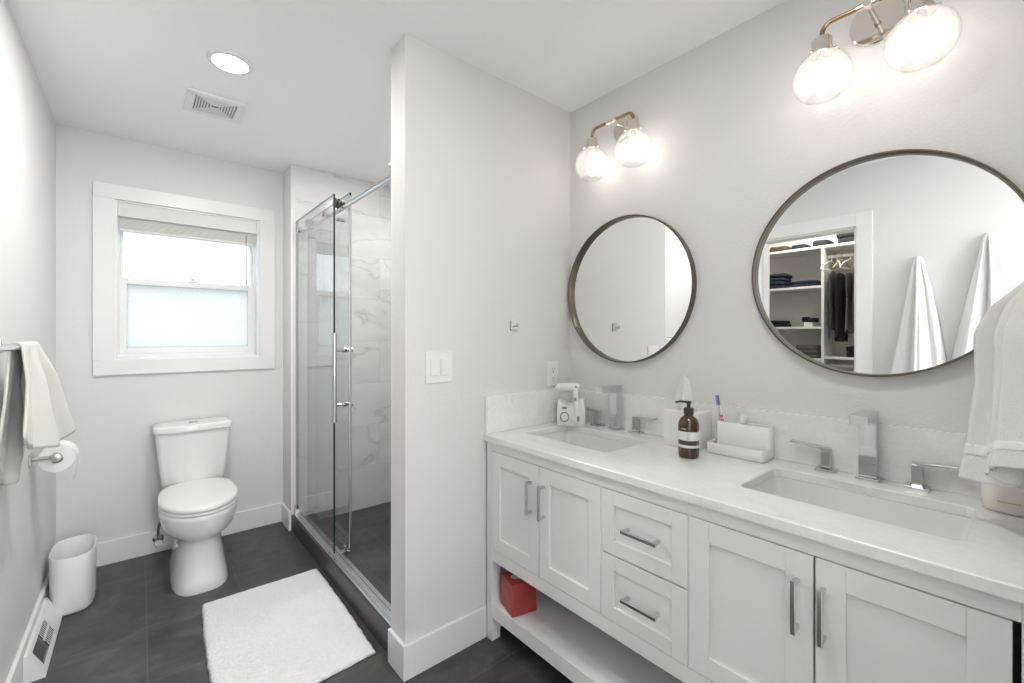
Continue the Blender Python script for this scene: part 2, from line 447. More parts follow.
# baseboards
BH, BT = .132, .014
def base(name, x0, x1, y0, y1):
    struct(name, MB().box(x0, x1, y0, y1, 0, BH, .003), 'trim')
base('baseboard_back', XL, XP, YW - BT, YW)
base('baseboard_left', XL, XL + BT, CY1 + .09, YW - BT)
base('baseboard_corner', XP - BT, XP, YN, YW - BT)
b = MB(); b.box(XP - BT, 1.14, YP - BT, YP, 0, BH, .003); b.box(XP - BT, XP, YP - .001, YP + .125, 0, BH, .003)
struct('baseboard_middle', b, 'trim')
base('baseboard_hall', XL, XL + BT, -2.3, CY0 - .09)
# metal strips where the tile ends beside the shower glass
struct('trim_3', MB().box(XP - .002, XP + .012, YN - .008, YN, .1, H - .3, .001), 'plastic')
# shower curb
cb = MB().box(XP + .002, XP + .13, YP + .125, YN, 0, .108, .002)
struct('trim_4', cb, 'slate', label='dark slate tiled shower curb')
b = MB(); b.box(XP + .012, XP + .075, YP + .128, YN - .002, .108, .118, .002)
b.box(XP + .028, XP + .044, YP + .128, YN - .002, .118, .130, .001)
b.box(XP + .050, XP + .058, YP + .128, YN - .002, .118, .126, .001)
struct('trim_5', b, 'curbmetal', label='satin metal track along the shower curb')

# ---- window_1 : casing, jamb, sashes
win = bpy.data.objects.new('window_1', None); COL.objects.link(win); win.location = (.25, YW, 1.6); win['kind'] = 'structure'
cx0, cx1, cz0, cz1 = -0.202, 0.711, 1.072, 2.162
b = MB(); b.box(cx0, cx1, YW - .016, YW, WZ1, cz1, .002); b.box(cx0, cx1, YW - .016, YW, cz0, WZ0, .002)
b.box(cx0, WX0, YW - .0155, YW, WZ0, WZ1, 0); b.box(WX1, cx1, YW - .0155, YW, WZ0, WZ1, 0)
struct('window_casing', b, 'trim', win)
fy = YW + .085
b = MB(); fr = .020
b.box(WX0, WX0 + fr, fy, fy + .06, WZ0, WZ1); b.box(WX1 - fr, WX1, fy, fy + .06, WZ0, WZ1)
b.box(WX0 + fr, WX1 - fr, fy, fy + .06, WZ0, WZ0 + .03); b.box(WX0 + fr, WX1 - fr, fy, fy + .06, WZ1 - .03, WZ1)
b.box(WX0, WX0 + .012, YW, fy, WZ0, WZ1); b.box(WX1 - .012, WX1, YW, fy, WZ0, WZ1)
b.box(WX0 + .012, WX1 - .012, YW, fy, WZ0, WZ0 + .01); b.box(WX0 + .012, WX1 - .012, YW, fy, WZ1 - .01, WZ1)
struct('window_frame', b, 'vinyl', win)
zm = 1.615
def sash(name, x0, x1, z0, z1, y, rail, gm):
    q = MB(); t = .032
    q.box(x0, x0 + rail, y, y + t, z0, z1, .003); q.box(x1 - rail, x1, y, y + t, z0, z1, .003)
    q.box(x0 + rail, x1 - rail, y, y + t, z0, z0 + rail, .003); q.box(x0 + rail, x1 - rail, y, y + t, z1 - rail, z1, .003)
    s_ = struct(name, q, 'vinyl', win)
    struct('pane', MB().box(x0 + rail - .002, x1 - rail + .002, y + .012, y + .018, z0 + rail - .002, z1 - rail + .002), gm, s_)
sash('upper_sash', WX0 + fr, WX1 - fr, zm - .02, WZ1 - .03, fy + .034, .014, 'frost_up')
sash('lower_sash', WX0 + fr - .004, WX1 - fr + .004, WZ0 + .03, zm + .025, fy - .002, .036, 'frost_low')
b = MB(); b.box(.235, .285, fy - .006, fy + .016, zm + .025, zm + .035, .002); b.lathe([(.010, 0), (.010, .012)], 16, 'Z', (.26, fy + .004, zm + .035)); b.box(.262, .295, fy - .006, fy + .002, zm + .040, zm + .046, .001)
struct('sash_lock', b, 'brushed', win)
struct('window_sticker', MB().box(.0, .06, fy + .033, fy + .034, 1.958, 1.968), 'pinklabel', win)

# closet doorway casing and its closet
cw = .088
b = MB(); b.box(XL, XL + .016, CY0 - cw, CY0, 0, CZ + cw, .002); b.box(XL, XL + .016, CY1, CY1 + cw, 0, CZ + cw, .002)
b.box(XL, XL + .0155, CY0, CY1, CZ, CZ + cw, 0)
b.box(XL - T, XL, CY0, CY0 + .012, 0, CZ); b.box(XL - T, XL, CY1 - .012, CY1, 0, CZ); b.box(XL - T, XL, CY0, CY1, CZ - .012, CZ)
struct('trim_1', b, 'trim', label='white casing around the closet doorway')
CX0, CYa, CYb = -.965, .42, 1.72
b = MB(); b.box(CX0 - .05, CX0, CYa - .05, CYb + .05, 0, H); b.box(CX0, XL - T, CYa - .05, CYa, 0, H); b.box(CX0, XL - T, CYb, CYb + .05, 0, H)
struct('wall_closet', b, 'closetwall')
struct('floor_closet', MB().box(CX0, XL - T, CYa, CYb, 0, .015), 'carpet')

# ================================================================= CEILING FITTINGS
def ceiling_light(x, y, label, watts=DOWN_W):
    t = thing('recessed_ceiling_light', (x, y, H), label, 'ceiling light', 'round recessed ceiling lights')
    MB().lathe([(.082, H), (.082, H - .005), (.066, H - .009), (.066, H)], 40, 'Z', (x, y, 0)).build('trim_ring', 'trim', t, True)
    MB().lathe([(.064, H - .003), (.064, H - .008), (.001, H - .009)], 40, 'Z', (x, y, 0)).build('diffuser', 'lamp', t)
    ld = bpy.data.lights.new('ceiling_light_glow', 'AREA'); ld.shape = 'DISK'; ld.size = .12; ld.energy = watts; ld.color = (1, .97, .94)
    lo = bpy.data.objects.new('ceiling_light_glow', ld); COL.objects.link(lo); lo.location = (x, y, H - .012)
    lo.parent = t; lo.matrix_parent_inverse = world_mtx(t).inverted()
    return t
ceiling_light(.288, 2.165, 'glowing round recessed ceiling light in front of the vent grille', 9.0)
ceiling_light(.75, .45, 'added unseen fill light in the ceiling over the floor in front of the vanity', 3.5)  # fill lamp added above the view to brighten the vanity side
ceiling_light(.30, -.95, 'added unseen fill light in the passage ceiling outside the doorway')  # added behind the camera as fill
ceiling_light(1.05, -1.7, 'added unseen fill light at the far end of the passage ceiling')  # another fill lamp added out of view
cl = thing('closet_fill_light', (XL - T, 1.02, 2.16), 'added unseen fill light bar inside the closet above its doorway', 'added closet light')  # unseen bar added to brighten the closet shelves
MB().box(XL - T - .020, XL - T - .001, .72, 1.32, 2.14, 2.18, .003).build('housing', 'plastic', cl)
MB().box(XL - T - .024, XL - T - .020, .73, 1.31, 2.145, 2.175).build('diffuser', 'lamp', cl)
ld = bpy.data.lights.new('closet_fill_glow', 'AREA'); ld.shape = 'RECTANGLE'; ld.size = .03; ld.size_y = .56; ld.energy = 5.0; ld.color = (1, .95, .88)
lo = bpy.data.objects.new('closet_fill_glow', ld); COL.objects.link(lo); lo.location = (XL - T - .026, 1.02, 2.158); lo.rotation_euler = (0, radians(55), 0)
lo.parent = cl; lo.matrix_parent_inverse = world_mtx(cl).inverted()

ceiling_light(1.30, 2.45, 'added unseen fill light in the ceiling over the shower', 4.5)  # added out of view to lift the shower tiles
vt = thing('exhaust_vent', (.283, 2.62, H), 'square white slotted vent grille on the ceiling beside the glowing light', 'vent')
vx0, vx1, vy0, vy1 = .165, .402, 2.500, 2.740
b = MB(); b.box(vx0, vx1, vy0, vy0 + .034, H - .014, H, .003); b.box(vx0, vx1, vy1 - .034, vy1, H - .014, H, .003)
b.box(vx0, vx0 + .034, vy0 + .034, vy1 - .034, H - .014, H); b.box(vx1 - .034, vx1, vy0 + .034, vy1 - .034, H - .014, H)
b.build('frame', 'plastic', vt)
MB().box(vx0 + .03, vx1 - .03, vy0 + .03, vy1 - .03, H - .003, H - .001).build('backing', 'greyprint', vt)
b = MB(); n = 7
for k in range(n):
    a = .040 + k * .0115
    x0, x1, y0, y1 = vx0 + a, vx1 - a, vy0 + a, vy1 - a
    if x1 - x0 < .02: break
    w = .0055
    b.box(x0, x1, y0, y0 + w, H - .012, H - .004); b.box(x0, x1, y1 - w, y1, H - .012, H - .004)
    b.box(x0, x0 + w, y0 + w, y1 - w, H - .012, H - .004); b.box(x1 - w, x1, y0 + w, y1 - w, H - .012, H - .004)
b.build('louvre', 'plastic', vt)

# ================================================================= WINDOW BLIND
bl = thing('window_blind', (.25, YW + .03, 2.07), 'white fabric blind drawn fully up in the top of the window', 'blind')
MB().box(WX0 + .013, WX1 - .013, YW + .004, YW + .018, 1.987, WZ1 - .011, .002).build('valance', 'blind', bl)
b = MB()
for k in range(9):
    z = 1.925 + k * .0075
    b.box(WX0 + .02, WX1 - .02, YW + .026, YW + .060, z, z + .0062, .0022)
b.build('folded_shade', 'blind', bl)
MB().box(WX0 + .02, WX1 - .02, YW + .026, YW + .060, 1.908, 1.924, .004).build('bottom_rail', 'blind', bl)
b = MB(); b.tube([(.545, YW + .022, 1.97), (.545, YW + .022, 1.66)], .0025, 8); b.tube([(.545, YW + .022, 1.66), (.545, YW + .022, 1.635)], [.005, .003], 8)
part_label(b.build('wand', 'greyprint', bl), 'thin grey wand')

# ================================================================= SHOWER GLASS
def glass_panel(name, label, x, y0, y1, z0, z1, t=.009):
    g = thing(name, (x, (y0 + y1) / 2, z0), label, 'shower glass')
    MB().box(x - t / 2, x + t / 2, y0 + .002, y1 - .002, z0, z1 - .002).build('glass_pane', 'showerglass', g)
    b = MB(); b.box(x - t / 2, x + t / 2, y0, y0 + .002, z0, z1)
    q = MB(); q.box(x - t / 2, x + t / 2, y1 - .002, y1, z0, z1); q.box(x - t / 2, x + t / 2, y0 + .002, y1 - .002, z1 - .002, z1); q.build('polished_rim', 'glassrim', g)
    part_label(b.build('glass_edge', 'glassedge', g), 'dark polished edge of the glass')
    return g
gx = .80
zb = 1.985
fp = glass_panel('fixed_glass_panel', 'clear fixed shower pane with dark near edge, at the window end of the curb', gx, 2.432, YN - .003, .131, 2.062)
for y in (2.60, 3.10):
    MB().lathe([(.014, gx - .014), (.014, gx - .005)], 20, 'X', (0, y, zb)).build('bolt_cap', 'chrome', fp, True)
b = MB(); b.box(gx - .016, gx + .016, YN - .030, YN - .003, .118, .140, .002)
b.box(gx - .016, gx - .0055, YN - .030, YN - .003, .140, .170, .002)
b.build('bottom_clamp', 'chrome', fp)
dx = .865
gd = glass_panel('sliding_glass_door', 'clear sliding shower door with tall bar handle, slid open behind the fixed pane', dx, 2.372, 3.150, .135, 2.068)
MB().box(dx - .010, dx + .004, 2.362, 2.372, .135, 2.05, .002).build('edge_seal', 'curbmetal', gd)
b = MB(); b.tube([(dx - .071, 2.412, .83), (dx - .071, 2.412, 1.311)], .0135, 24)
hd = b.build('bar_handle', 'chrome', gd, True)
for z in (.924, 1.219):
    b = MB(); b.tube([(dx - .071, 2.412, z), (dx + .006, 2.412, z)], .0085, 16); b.tube([(dx - .026, 2.412, z), (dx - .005, 2.412, z)], .013, 16)
    b.tube([(dx + .0046, 2.412, z), (dx + .026, 2.412, z)], .013, 16)
    b.build('standoff', 'chrome', hd, True)
for y in (2.50, 3.04):
    b = MB(); b.lathe([(.006, .812), (.006, dx + .012)], 16, 'X', (0, y, zb + .047)); b.lathe([(.026, .822), (.030, .826), (.024, .835), (.030, .844), (.026, .848)], 28, 'X', (0, y, zb + .047))
    b.lathe([(.019, dx - .016), (.019, dx - .005)], 24, 'X', (0, y, zb + .047)); b.lathe([(.015, dx + .005), (.015, dx + .014)], 24, 'X', (0, y, zb + .047))
    b.build('roller', 'blackplastic' if y < 2.6 else 'chrome', gd, True)
    b = MB(); b.lathe([(.009, dx - .030), (.009, dx + .012)], 16, 'X', (0, y, zb - .042)); b.build('guide_pin', 'chrome', gd, True)
rl = thing('shower_rail', (.835, 2.4, zb), 'chrome round rail running above the shower opening', 'rail')
MB().tube([(.835, YP + .139, zb), (.835, YN - .002, zb)], .0125, 20).build('bar', 'chrome', rl, True)
for y0, y1 in ((YP + .1385, YP + .150), (YN - .013, YN - .001)):
    MB().tube([(.835, y0, zb), (.835, y1, zb)], .024, 24).build('wall_flange', 'chrome', rl, True)
for y in (2.60, 3.10):
    MB().lathe([(.007, gx + .0046), (.007, .835)], 14, 'X', (0, y, zb)).build('standoff', 'chrome', rl, True)
b = MB(); b.tube([(.835, 1.80, zb + .010), (.835, 1.80, zb + .044)], .007, 12); b.lathe([(.010, zb + .040), (.012, zb + .046), (.010, zb + .056)], 16, 'Z', (.835, 1.80, 0))
b.build('door_stop', 'chrome', rl, True)
b = MB(); b.box(gx + .012, dx + .018, 2.400, 2.430, .1185, .130, .002); b.box(dx - .016, dx - .008, 2.400, 2.430, .130, .152, .001); b.box(dx + .008, dx + .016, 2.400, 2.430, .130, .152, .001)
tag(b.build('door_guide', 'curbmetal'), 'small metal guide block on the curb under the sliding shower door', 'door guide')

# ================================================================= TOILET
TX = .246
to = thing('toilet', (TX, 3.05, 0), 'white two-piece toilet with closed lid under the window', 'toilet')
def egg(hw, yf, yb, z, k=56, nb=2.6, nf=2.0, cfrac=.42):
    """outline: rounded front towards -y, squarer back"""
    yc = yf + (yb - yf) * cfrac if yb - yf > 0 else yf
    out = []
    for i in range(k):
        t = 2 * pi * i / k; c, q = cos(t), sin(t)
        n = nb if q > 0 else nf
        hy = (yb - yc) if q > 0 else (yc - yf)
        out.append((TX + hw * math.copysign(abs(c) ** (2 / n), c), yc + hy * math.copysign(abs(q) ** (2 / n), q), z))
    return out
lv = [(.000, .126, 2.700, 3.29, 3.2), (.012, .127, 2.699, 3.29, 3.2), (.05, .121, 2.708, 3.28, 3.1), (.12, .109, 2.724, 3.26, 2.9), (.19, .100, 2.738, 3.23, 2.7), (.235, .100, 2.742, 3.22, 2.4),
      (.256, .118, 2.725, 3.21, 2.2), (.275, .143, 2.702, 3.20, 2.1), (.300, .160, 2.683, 3.19, 2.1), (.340, .170, 2.668, 3.19, 2.0), (.370, .1745, 2.662, 3.19, 2.0), (.392, .1755, 2.661, 3.19, 2.0), (.398, .172, 2.665, 3.19, 2.0)]
b = MB(); b.loft([egg(hw, yf, yb, z, nf=nf, nb=3.2, cfrac=.5) for z, hw, yf, yb, nf in lv])
b.build('bowl', 'porcelain', to, True, ang=60)
b = MB(); b.loft([egg(w, yf, 3.17, z, nb=3.5, nf=2.0, cfrac=.5) for z, w, yf in ((.402, .170, 2.664), (.404, .174, 2.660), (.414, .174, 2.660), (.417, .171, 2.663))])
b.build('seat', 'plastic', to, True, ang=50)
b = MB(); b.loft([egg(w, yf, 3.185, z, nb=3.5, nf=2.0, cfrac=.5) for z, w, yf in ((.421, .171, 2.662), (.423, .176, 2.657), (.434, .176, 2.657), (.441, .171, 2.663), (.445, .158, 2.68), (.4475, .12, 2.74), (.448, .02, 2.9))])
b.build('seat_lid', 'plastic', to, True, ang=50)
for s_ in (-.065, .065): MB().tube([(TX + s_ - .02, 3.178, .432), (TX + s_ + .02, 3.178, .432)], .011, 14).build('hinge', 'plastic', to, True)
def tank_loop(hw, yf, yb, z, bow=.022, k=14, r=.03):
    """rounded rectangle with a gently bowed front"""
    pts = []
    for i in range(k + 1):
        u = -1 + 2 * i / k
        pts.append((TX + (hw - r) * u, yf - bow * (1 - u * u), z))
    for i in range(1, 6):
        a = -pi / 2 + (pi / 2) * i / 6
        pts.append((TX + hw - r + r * cos(a), yf + r + r * sin(a), z))
    pts.append((TX + hw, yf + r, z)); pts.append((TX + hw, yb - .01, z)); pts.append((TX + hw - .01, yb, z))
    pts.append((TX - hw + .01, yb, z)); pts.append((TX - hw, yb - .01, z)); pts.append((TX - hw, yf + r, z))
    for i in range(1, 6):
        a = pi + (pi / 2) * i / 6
        pts.append((TX - hw + r + r * cos(a), yf + r + r * sin(a), z))
    return pts
b = MB(); b.loft([tank_loop(hw, yf, 3.372, z) for z, hw, yf in ((.385, .135, 3.225), (.392, .145, 3.215), (.45, .155, 3.205), (.56, .167, 3.197), (.66, .176, 3.193), (.735, .182, 3.190))])
b.build('tank', 'porcelain', to, True, ang=60)
b = MB(); b.loft([tank_loop(hw, yf, 3.376, z) for z, hw, yf in ((.736, .180, 3.192), (.738, .190, 3.181), (.764, .192, 3.179), (.771, .190, 3.182), (.7745, .182, 3.190), (.775, .15, 3.21))])
tl = b.build('tank_lid', 'porcelain', to, True, ang=60)
part_label(MB().lathe([(.026, .774), (.026, .779), (.022, .781), (.001, .781)], 28, 'Z', (TX, 3.272, 0)).build('flush_button', 'chrome', tl, True), 'round chrome flush button')
# the pipe between the bowl and the tank
b = MB(); b.loft([sup(.10, .07, 3, 32, TX, 3.24, z) for z in (.26, .386)]); b.build('tank_mount', 'porcelain', to, True)

sv = thing('water_supply_valve', (.082, 3.36, .12), 'chrome shutoff valve with dark braided hose beside the toilet', 'valve')
b = MB(); b.lathe([(.028, YW - BT - .001), (.026, YW - BT - .006), (.010, YW - BT - .012)], 24, 'Y', (.082, 0, .085)); b.tube([(.082, YW - BT - .01, .085), (.082, 3.315, .085)], .008, 12)
b.tube([(.082, 3.335, .073), (.082, 3.335, .112)], .011, 12)
b.build('valve_body', 'chrome', sv, True)
MB().lathe([(.017, 3.292), (.020, 3.300), (.020, 3.308), (.010, 3.314)], 20, 'Y', (.082, 0, .085)).build('knob', 'chrome', sv, True)
def bez(p, n=18):
    out = []
    for i in range(n + 1):
        t = i / n; q = [Vector(v) for v in p]
        while len(q) > 1: q = [a.lerp(c, t) for a, c in zip(q, q[1:])]
        out.append(q[0])
    return out
MB().tube(bez([(.082, 3.335, .11), (.075, 3.335, .20), (.10, 3.31, .21), (.130, 3.30, .26), (.130, 3.29, .383)]), .0065, 12).build('braided_hose', 'braid', sv, True)

# ================================================================= LEFT WALL THINGS
wb = MB()
bx, by = -.248, 3.025
def bl_(z, k, inset=0): return sup(.080 * k - inset, .150 * k - inset, 3.0, 56, bx, by, z)
wb.loft([bl_(0.0, .90), bl_(.004, .94), bl_(.02, .975), bl_(.14, .99), bl_(.262, 1.0), bl_(.266, 1.0, .001), bl_(.266, 1.0, .004), bl_(.262, 1.0, .005), bl_(.02, .975, .005), bl_(.012, .9, .005)])
tag(wb.build('waste_bin', 'plastic', None, True), 'white open oval plastic waste bin on the floor in the left corner', 'waste bin')

rg = thing('baseboard_register', (XL, 2.65, 0), 'white sloping metal heat register on the floor against the left wall', 'register')
ry0, ry1 = 2.42, 2.90
b = MB(); xw = XL + BT + .001
fz, tz = .012, .100
fxr = -.275
# sloping face as a frame with an opening
def slope(u, y, off=0.0):
    """u 0 at floor edge, 1 at the top near the wall"""
    x = fxr + (xw + .010 - fxr) * u; z = fz + (tz - fz) * u
    nx, nz = (tz - fz), -(xw + .010 - fxr); l = sqrt(nx * nx + nz * nz)
    return (x + nx / l * off, y, z + nz / l * off)
def slab(bb, u0, u1, y0, y1, o0=0.0, o1=-.0022):
    lo = [slope(u0, y0, o0), slope(u1, y0, o0), slope(u1, y1, o0), slope(u0, y1, o0)]
    hi = [slope(u0, y0, o1), slope(u1, y0, o1), slope(u1, y1, o1), slope(u0, y1, o1)]
    bb.loft([lo, hi])
slab(b, 0, .16, ry0, ry1); slab(b, .84, 1, ry0, ry1); slab(b, .16, .84, ry0, ry0 + .045); slab(b, .16, .84, ry1 - .17, ry1)
b.box(xw, xw + .011, ry0, ry1, tz - .002, tz + .001); b.box(fxr - .001, fxr + .001, ry0, ry1, 0, fz)
for y in (ry0, ry1):
    b.prism([(xw, 0), (fxr, 0), (fxr, fz), (xw + .010, tz), (xw, tz)], 'Y', y - .0012, y + .0012)
b.build('housing', 'trim', rg)
b = MB()
for k in range(9):
    y = 2.606 + k * .0145
    slab(b, .16, .84, y, y + .0042, 0, -.001)
slab(b, .46, .56, 2.60, 2.732)
b.build('louvres', 'trim', rg)
b = MB(); slab(b, .16, .84, ry0 + .043, 2.604, -.004, -.006); part_label(b.build('damper', 'brushed', rg), 'grey metal damper flap')
b = MB(); slab(b, .12, .88, 2.602, 2.735, -.007, -.009); part_label(b.build('duct_shade', 'dark', rg), 'dark sheet standing in for the shade inside the duct')  # black sheet behind the louvres paints the shade of the duct

hx = XL + .078
th = thing('toilet_paper_holder', (XL, 2.65, .785), 'brushed nickel toilet paper arm fixed to the left wall', 'toilet paper holder')
b = MB(); b.box(XL, XL + .010, 2.628, 2.672, .765, .809, .002); b.build('wall_plate', 'brushed', th)
b = MB(); b.tube([(XL + .008, 2.65, .787), (hx, 2.65, .787)], .0085, 16); b.tube([(hx, 2.642, .787), (hx, 2.79, .787)], .0085, 16)
b.build('arm', 'brushed', th, True)
MB().lathe([(.001, 2.628), (.015, 2.630), (.0185, 2.636), (.0185, 2.642)], 24, 'Y', (hx, 0, .787)).build('end_cap', 'brushed', th, True)
tp = thing('toilet_paper_roll', (hx, 2.71, .765), 'white toilet paper roll with loose end on the nickel arm', 'toilet paper roll')
rz_ = .787 - .0105
b = MB(); b.lathe([(.020, 2.66), (.055, 2.66), (.057, 2.662), (.057, 2.762), (.055, 2.764), (.020, 2.764), (.020, 2.66)], 48, 'Y', (hx, 0, rz_), cap=False)
b.build('roll', 'paper', tp, True)
b = MB(); pts = []
def tail(u, v):
    s_ = u * .19
    ang = radians(90) - s_ / .0590
    if s_ < .0590 * radians(105): x, z = hx + .0590 * cos(ang), rz_ + .0590 * sin(ang)
    else:
        a2 = radians(90 - 105); k_ = s_ - .0590 * radians(105); x, z = hx + .0590 * cos(a2) - k_ * .12, rz_ + .0590 * sin(a2) - k_
    return (x + .004 * u * sin(3 * v), 2.663 + v * .098, z)
MB().grid(tail, 30, 6).build('loose_sheet', 'paper', tp, True, thick=.0008)

tb = thing('towel_bar', (XL, 1.9, 1.262), 'chrome towel bar fixed to the left wall', 'towel bar')
hb = XL + .070
MB().tube([(hb, 1.52, 1.262), (hb, 2.16, 1.262)], .009, 18).build('bar', 'chrome', tb, True)
for y in (1.535, 2.145):
    b = MB(); b.tube([(XL + .006, y, 1.262), (hb, y, 1.262)], .008, 14); b.box(XL, XL + .008, y - .022, y + .022, 1.240, 1.284, .002); b.build('post', 'chrome', tb, True)

# draped cloth: a sheet that goes up the wall side, over the bar and down the room side
def drape(v, t):
    """v 0..1 along the bar (near to far), t 0..1 back hem to front hem"""
    y0, y1 = 1.915, 2.195
    fold = sin(v * 13.0 + .6) * .6 + sin(v * 25 + 2) * .3
    Lb = .30 + .14 * sin(pi * v) ** 2 - .04 * v
    Lf = .235 + .15 * v ** .7 - .07 * v ** 6
    r = .0125
    tot = Lb + pi * r + Lf; s_ = t * tot
    y = y0 + (y1 - y0) * v
    if s_ < Lb:
        k = Lb - s_; x = hb - r - .010 * k / .4 + fold * .010 * min(1, k / .15); z = 1.262 - k
        x = max(x, XL + .006)
        y += k * (v - .55) * .9
    elif s_ < Lb + pi * r:
        a = pi - (s_ - Lb) / r; x = hb + r * cos(a); z = 1.262 + r * sin(a)
    else:
        k = s_ - Lb - pi * r; f = min(1, k / .10)
        x = hb + r + k * (.05 + .14 * v) + fold * .024 * f; z = 1.262 - k
        y += k * (v - .55) * (1.3 - .5 * v)
    return (x, y, z)
tag(MB().grid(drape, 60, 80).build('hand_towel', 'towel_flat', None, True, thick=.006, ang=180), 'off-white hand towel draped over the chrome bar on the left wall', 'towel')

# ================================================================= BATH MAT
def rugf(u, v):
    p00, p10, p11, p01 = Vector((.205, 1.70)), Vector((.733, 1.728)), Vector((.748, 2.555)), Vector((.226, 2.566))
    p = p00.lerp(p10, u).lerp(p01.lerp(p11, u), v)
    ex = .004 * noise.noise(Vector((u * 3, v * 22, 1))); ey = .003 * noise.noise(Vector((u * 20, v * 3, 5)))
    bow = -.012 * sin(pi * v) * (1 if u < .5 else -.4)
    e = min(u, 1 - u, v, 1 - v); h = .016 * min(1, (e / .02)) ** .5 if e > 0 else .002
    return (p.x + ex + bow * abs(2 * u - 1), p.y + ey, max(.002, h) + .0015 * noise.noise(Vector((u * 6, v * 9, 0))) + .001)
b = MB(); b.grid(rugf, 70, 110)
top = list(b.bm.verts)
o = b.build('bath_mat', 'rug', None, True, ang=180)
sd = o.modifiers.new('thickness', 'SOLIDIFY'); sd.thickness = .002; sd.offset = -1
tag(o, 'white ribbed bath mat on the dark floor beside the shower curb', 'bath mat')

# ================================================================= PARTITION FITTINGS
ys = YP
sw = thing('light_switch', (.909, ys, 1.17), 'white double rocker light switch on the partition wall', 'light switch')
b = MB(); b.box(.848, .970, ys - .006, ys, 1.108, 1.234, .003); b.build('plate', 'plastic', sw)
for x in (.886, .932):
    MB().box(x - .0165, x + .0165, ys - .0095, ys - .005, 1.138, 1.204, .0015).build('rocker', 'plastic', sw)
ot = thing('wall_outlet', (1.552, ys, 1.11), 'white electric outlet above the side splash in the corner', 'outlet')
b = MB(); b.box(1.513, 1.591, ys - .006, ys, 1.048, 1.172, .003); b.build('plate', 'plastic', ot)
b = MB(); b.box(1.534, 1.570, ys - .0085, ys - .005, 1.066, 1.154, .0015); b.build('receptacle', 'plastic', ot)
for z in (1.082, 1.128):
    b = MB(); b.box(1.543, 1.546, ys - .0092, ys - .008, z, z + .010); b.box(1.556, 1.559, ys - .0092, ys - .008, z, z + .010); b.lathe([(.0025, ys - .0092), (.0025, ys - .008)], 10, 'Y', (1.551, 0, z - .006))
    b.build('socket_slots', 'greyprint', ot)
MB().lathe([(.004, ys - .0095), (.004, ys - .008)], 12, 'Y', (1.551, 0, 1.120)).build('reset_button', 'greyprint', ot)
hk = thing('towel_hook', (1.30, ys, 1.345), 'small square nickel wall hook on the partition above the side splash', 'hook')
MB().box(1.281, 1.319, ys - .007, ys, 1.322, 1.367, .002).build('plate', 'brushed', hk)
b = MB(); b.box(1.293, 1.307, ys - .032, ys - .006, 1.336, 1.344, .002); b.box(1.293, 1.307, ys - .036, ys - .030, 1.336, 1.354, .002); b.build('peg', 'brushed', hk)

# ================================================================= VANITY
VX = 1.14          # face of the cabinet
VY0, VY1 = -.040, 1.515
CT = .873; CB = .847
va = thing('vanity_cabinet', (1.40, .74, 0), 'long white shaker vanity cabinet with open bottom shelf', 'vanity')
b = MB()
FT = .022
for y0, y1 in ((VY1 - .035, VY1), (VY0, VY0 + .052)):       # legs
    b.box(VX, VX + .045, y0, y1, 0, CB, .0015); b.box(XR - .05, XR - .005, y0, y1, 0, CB, .0015)
b.box(VX + .001, VX + FT, VY0 + .052, VY1 - .035, .808, CB, .001)       # top rail
b.box(VX + .001, VX + FT, VY0 + .052, VY1 - .035, .342, .392, .001)     # bottom rail
b.box(VX + .045, XR - .05, VY1 - .030, VY1 - .010, .342, CB); b.box(VX + .045, XR - .05, VY0 + .010, VY0 + .030, .342, CB)
b.box(VX + .006, XR - .008, VY0 + .03, VY1 - .03, .345, .360)
b.box(XR - .014, XR - .006, VY0 + .03, VY1 - .03, .345, CB)
b.box(VX + .003, VX + FT - .002, .896, .908, .392, .808); b.box(VX + .003, VX + FT - .002, .600, .610, .392, .808)
b.build('carcass', 'cabinet', va)
b = MB(); b.box(VX + .004, XR - .008, VY0 + .004, VY1 - .004, .146, .162, .001)
b.box(VX + .002, VX + .022, VY0 + .052, VY1 - .035, .098, .158, .001)
b.build('bottom_shelf', 'cabinet', va)
def pull_h(parent, x, y0, y1, z):
    b = MB(); b.box(x - .033, x - .024, y0, y1, z - .005, z + .005, .001)
    for y in (y0 + .004, y1 - .014): b.box(x - .026, x, y, y + .010, z - .005, z + .005, .001)
    b.build('handle', 'handle', parent)
def pull_v(parent, x, y, z0, z1):
    b = MB(); b.box(x - .033, x - .024, y - .005, y + .005, z0, z1, .001)
    for z in (z0 + .003, z1 - .013): b.box(x - .026, x, y - .005, y + .005, z, z + .010, .001)
    b.build('handle', 'handle', parent)
def shaker(name, y0, y1, z0, z1, st=.055, rl_=.055):
    b = MB(); x0, x1 = VX - .001, VX + .018
    b.box(x0, x1, y0, y0 + st, z0, z1, .0012); b.box(x0, x1, y1 - st, y1, z0, z1, .0012)
    b.box(x0, x1, y0 + st, y1 - st, z0, z0 + rl_, .0012); b.box(x0, x1, y0 + st, y1 - st, z1 - rl_, z1, .0012)
    # moulded step round the recessed panel
    x2 = x0 + .005
    a0, a1, c0, c1 = y0 + st, y1 - st, z0 + rl_, z1 - rl_
    b.box(x0 + .0075, x1, a0, a1, c0, c1)
    return b.build(name, 'cabinet', va)
g = .0022
d = shaker('door', 1.192 + g, 1.480 - g, .392 + g, .808 - g, .050); pull_v(d, VX, 1.2345, .618, .745)
d = shaker('door', .902 + g, 1.192 - g, .392 + g, .808 - g, .050); pull_v(d, VX, 1.166, .618, .745)
d = shaker('drawer', .605 + g, .902 - g, .602 + g, .808 - g, .048, .045); pull_h(d, VX, .686, .806, .703)
d = shaker('drawer', .605 + g, .902 - g, .392 + g, .602 - g, .048, .045); pull_h(d, VX, .686, .806, .494)
d = shaker('door', .312 + g, .605 - g, .392 + g, .808 - g, .055); pull_v(d, VX, .345, .630, .750)
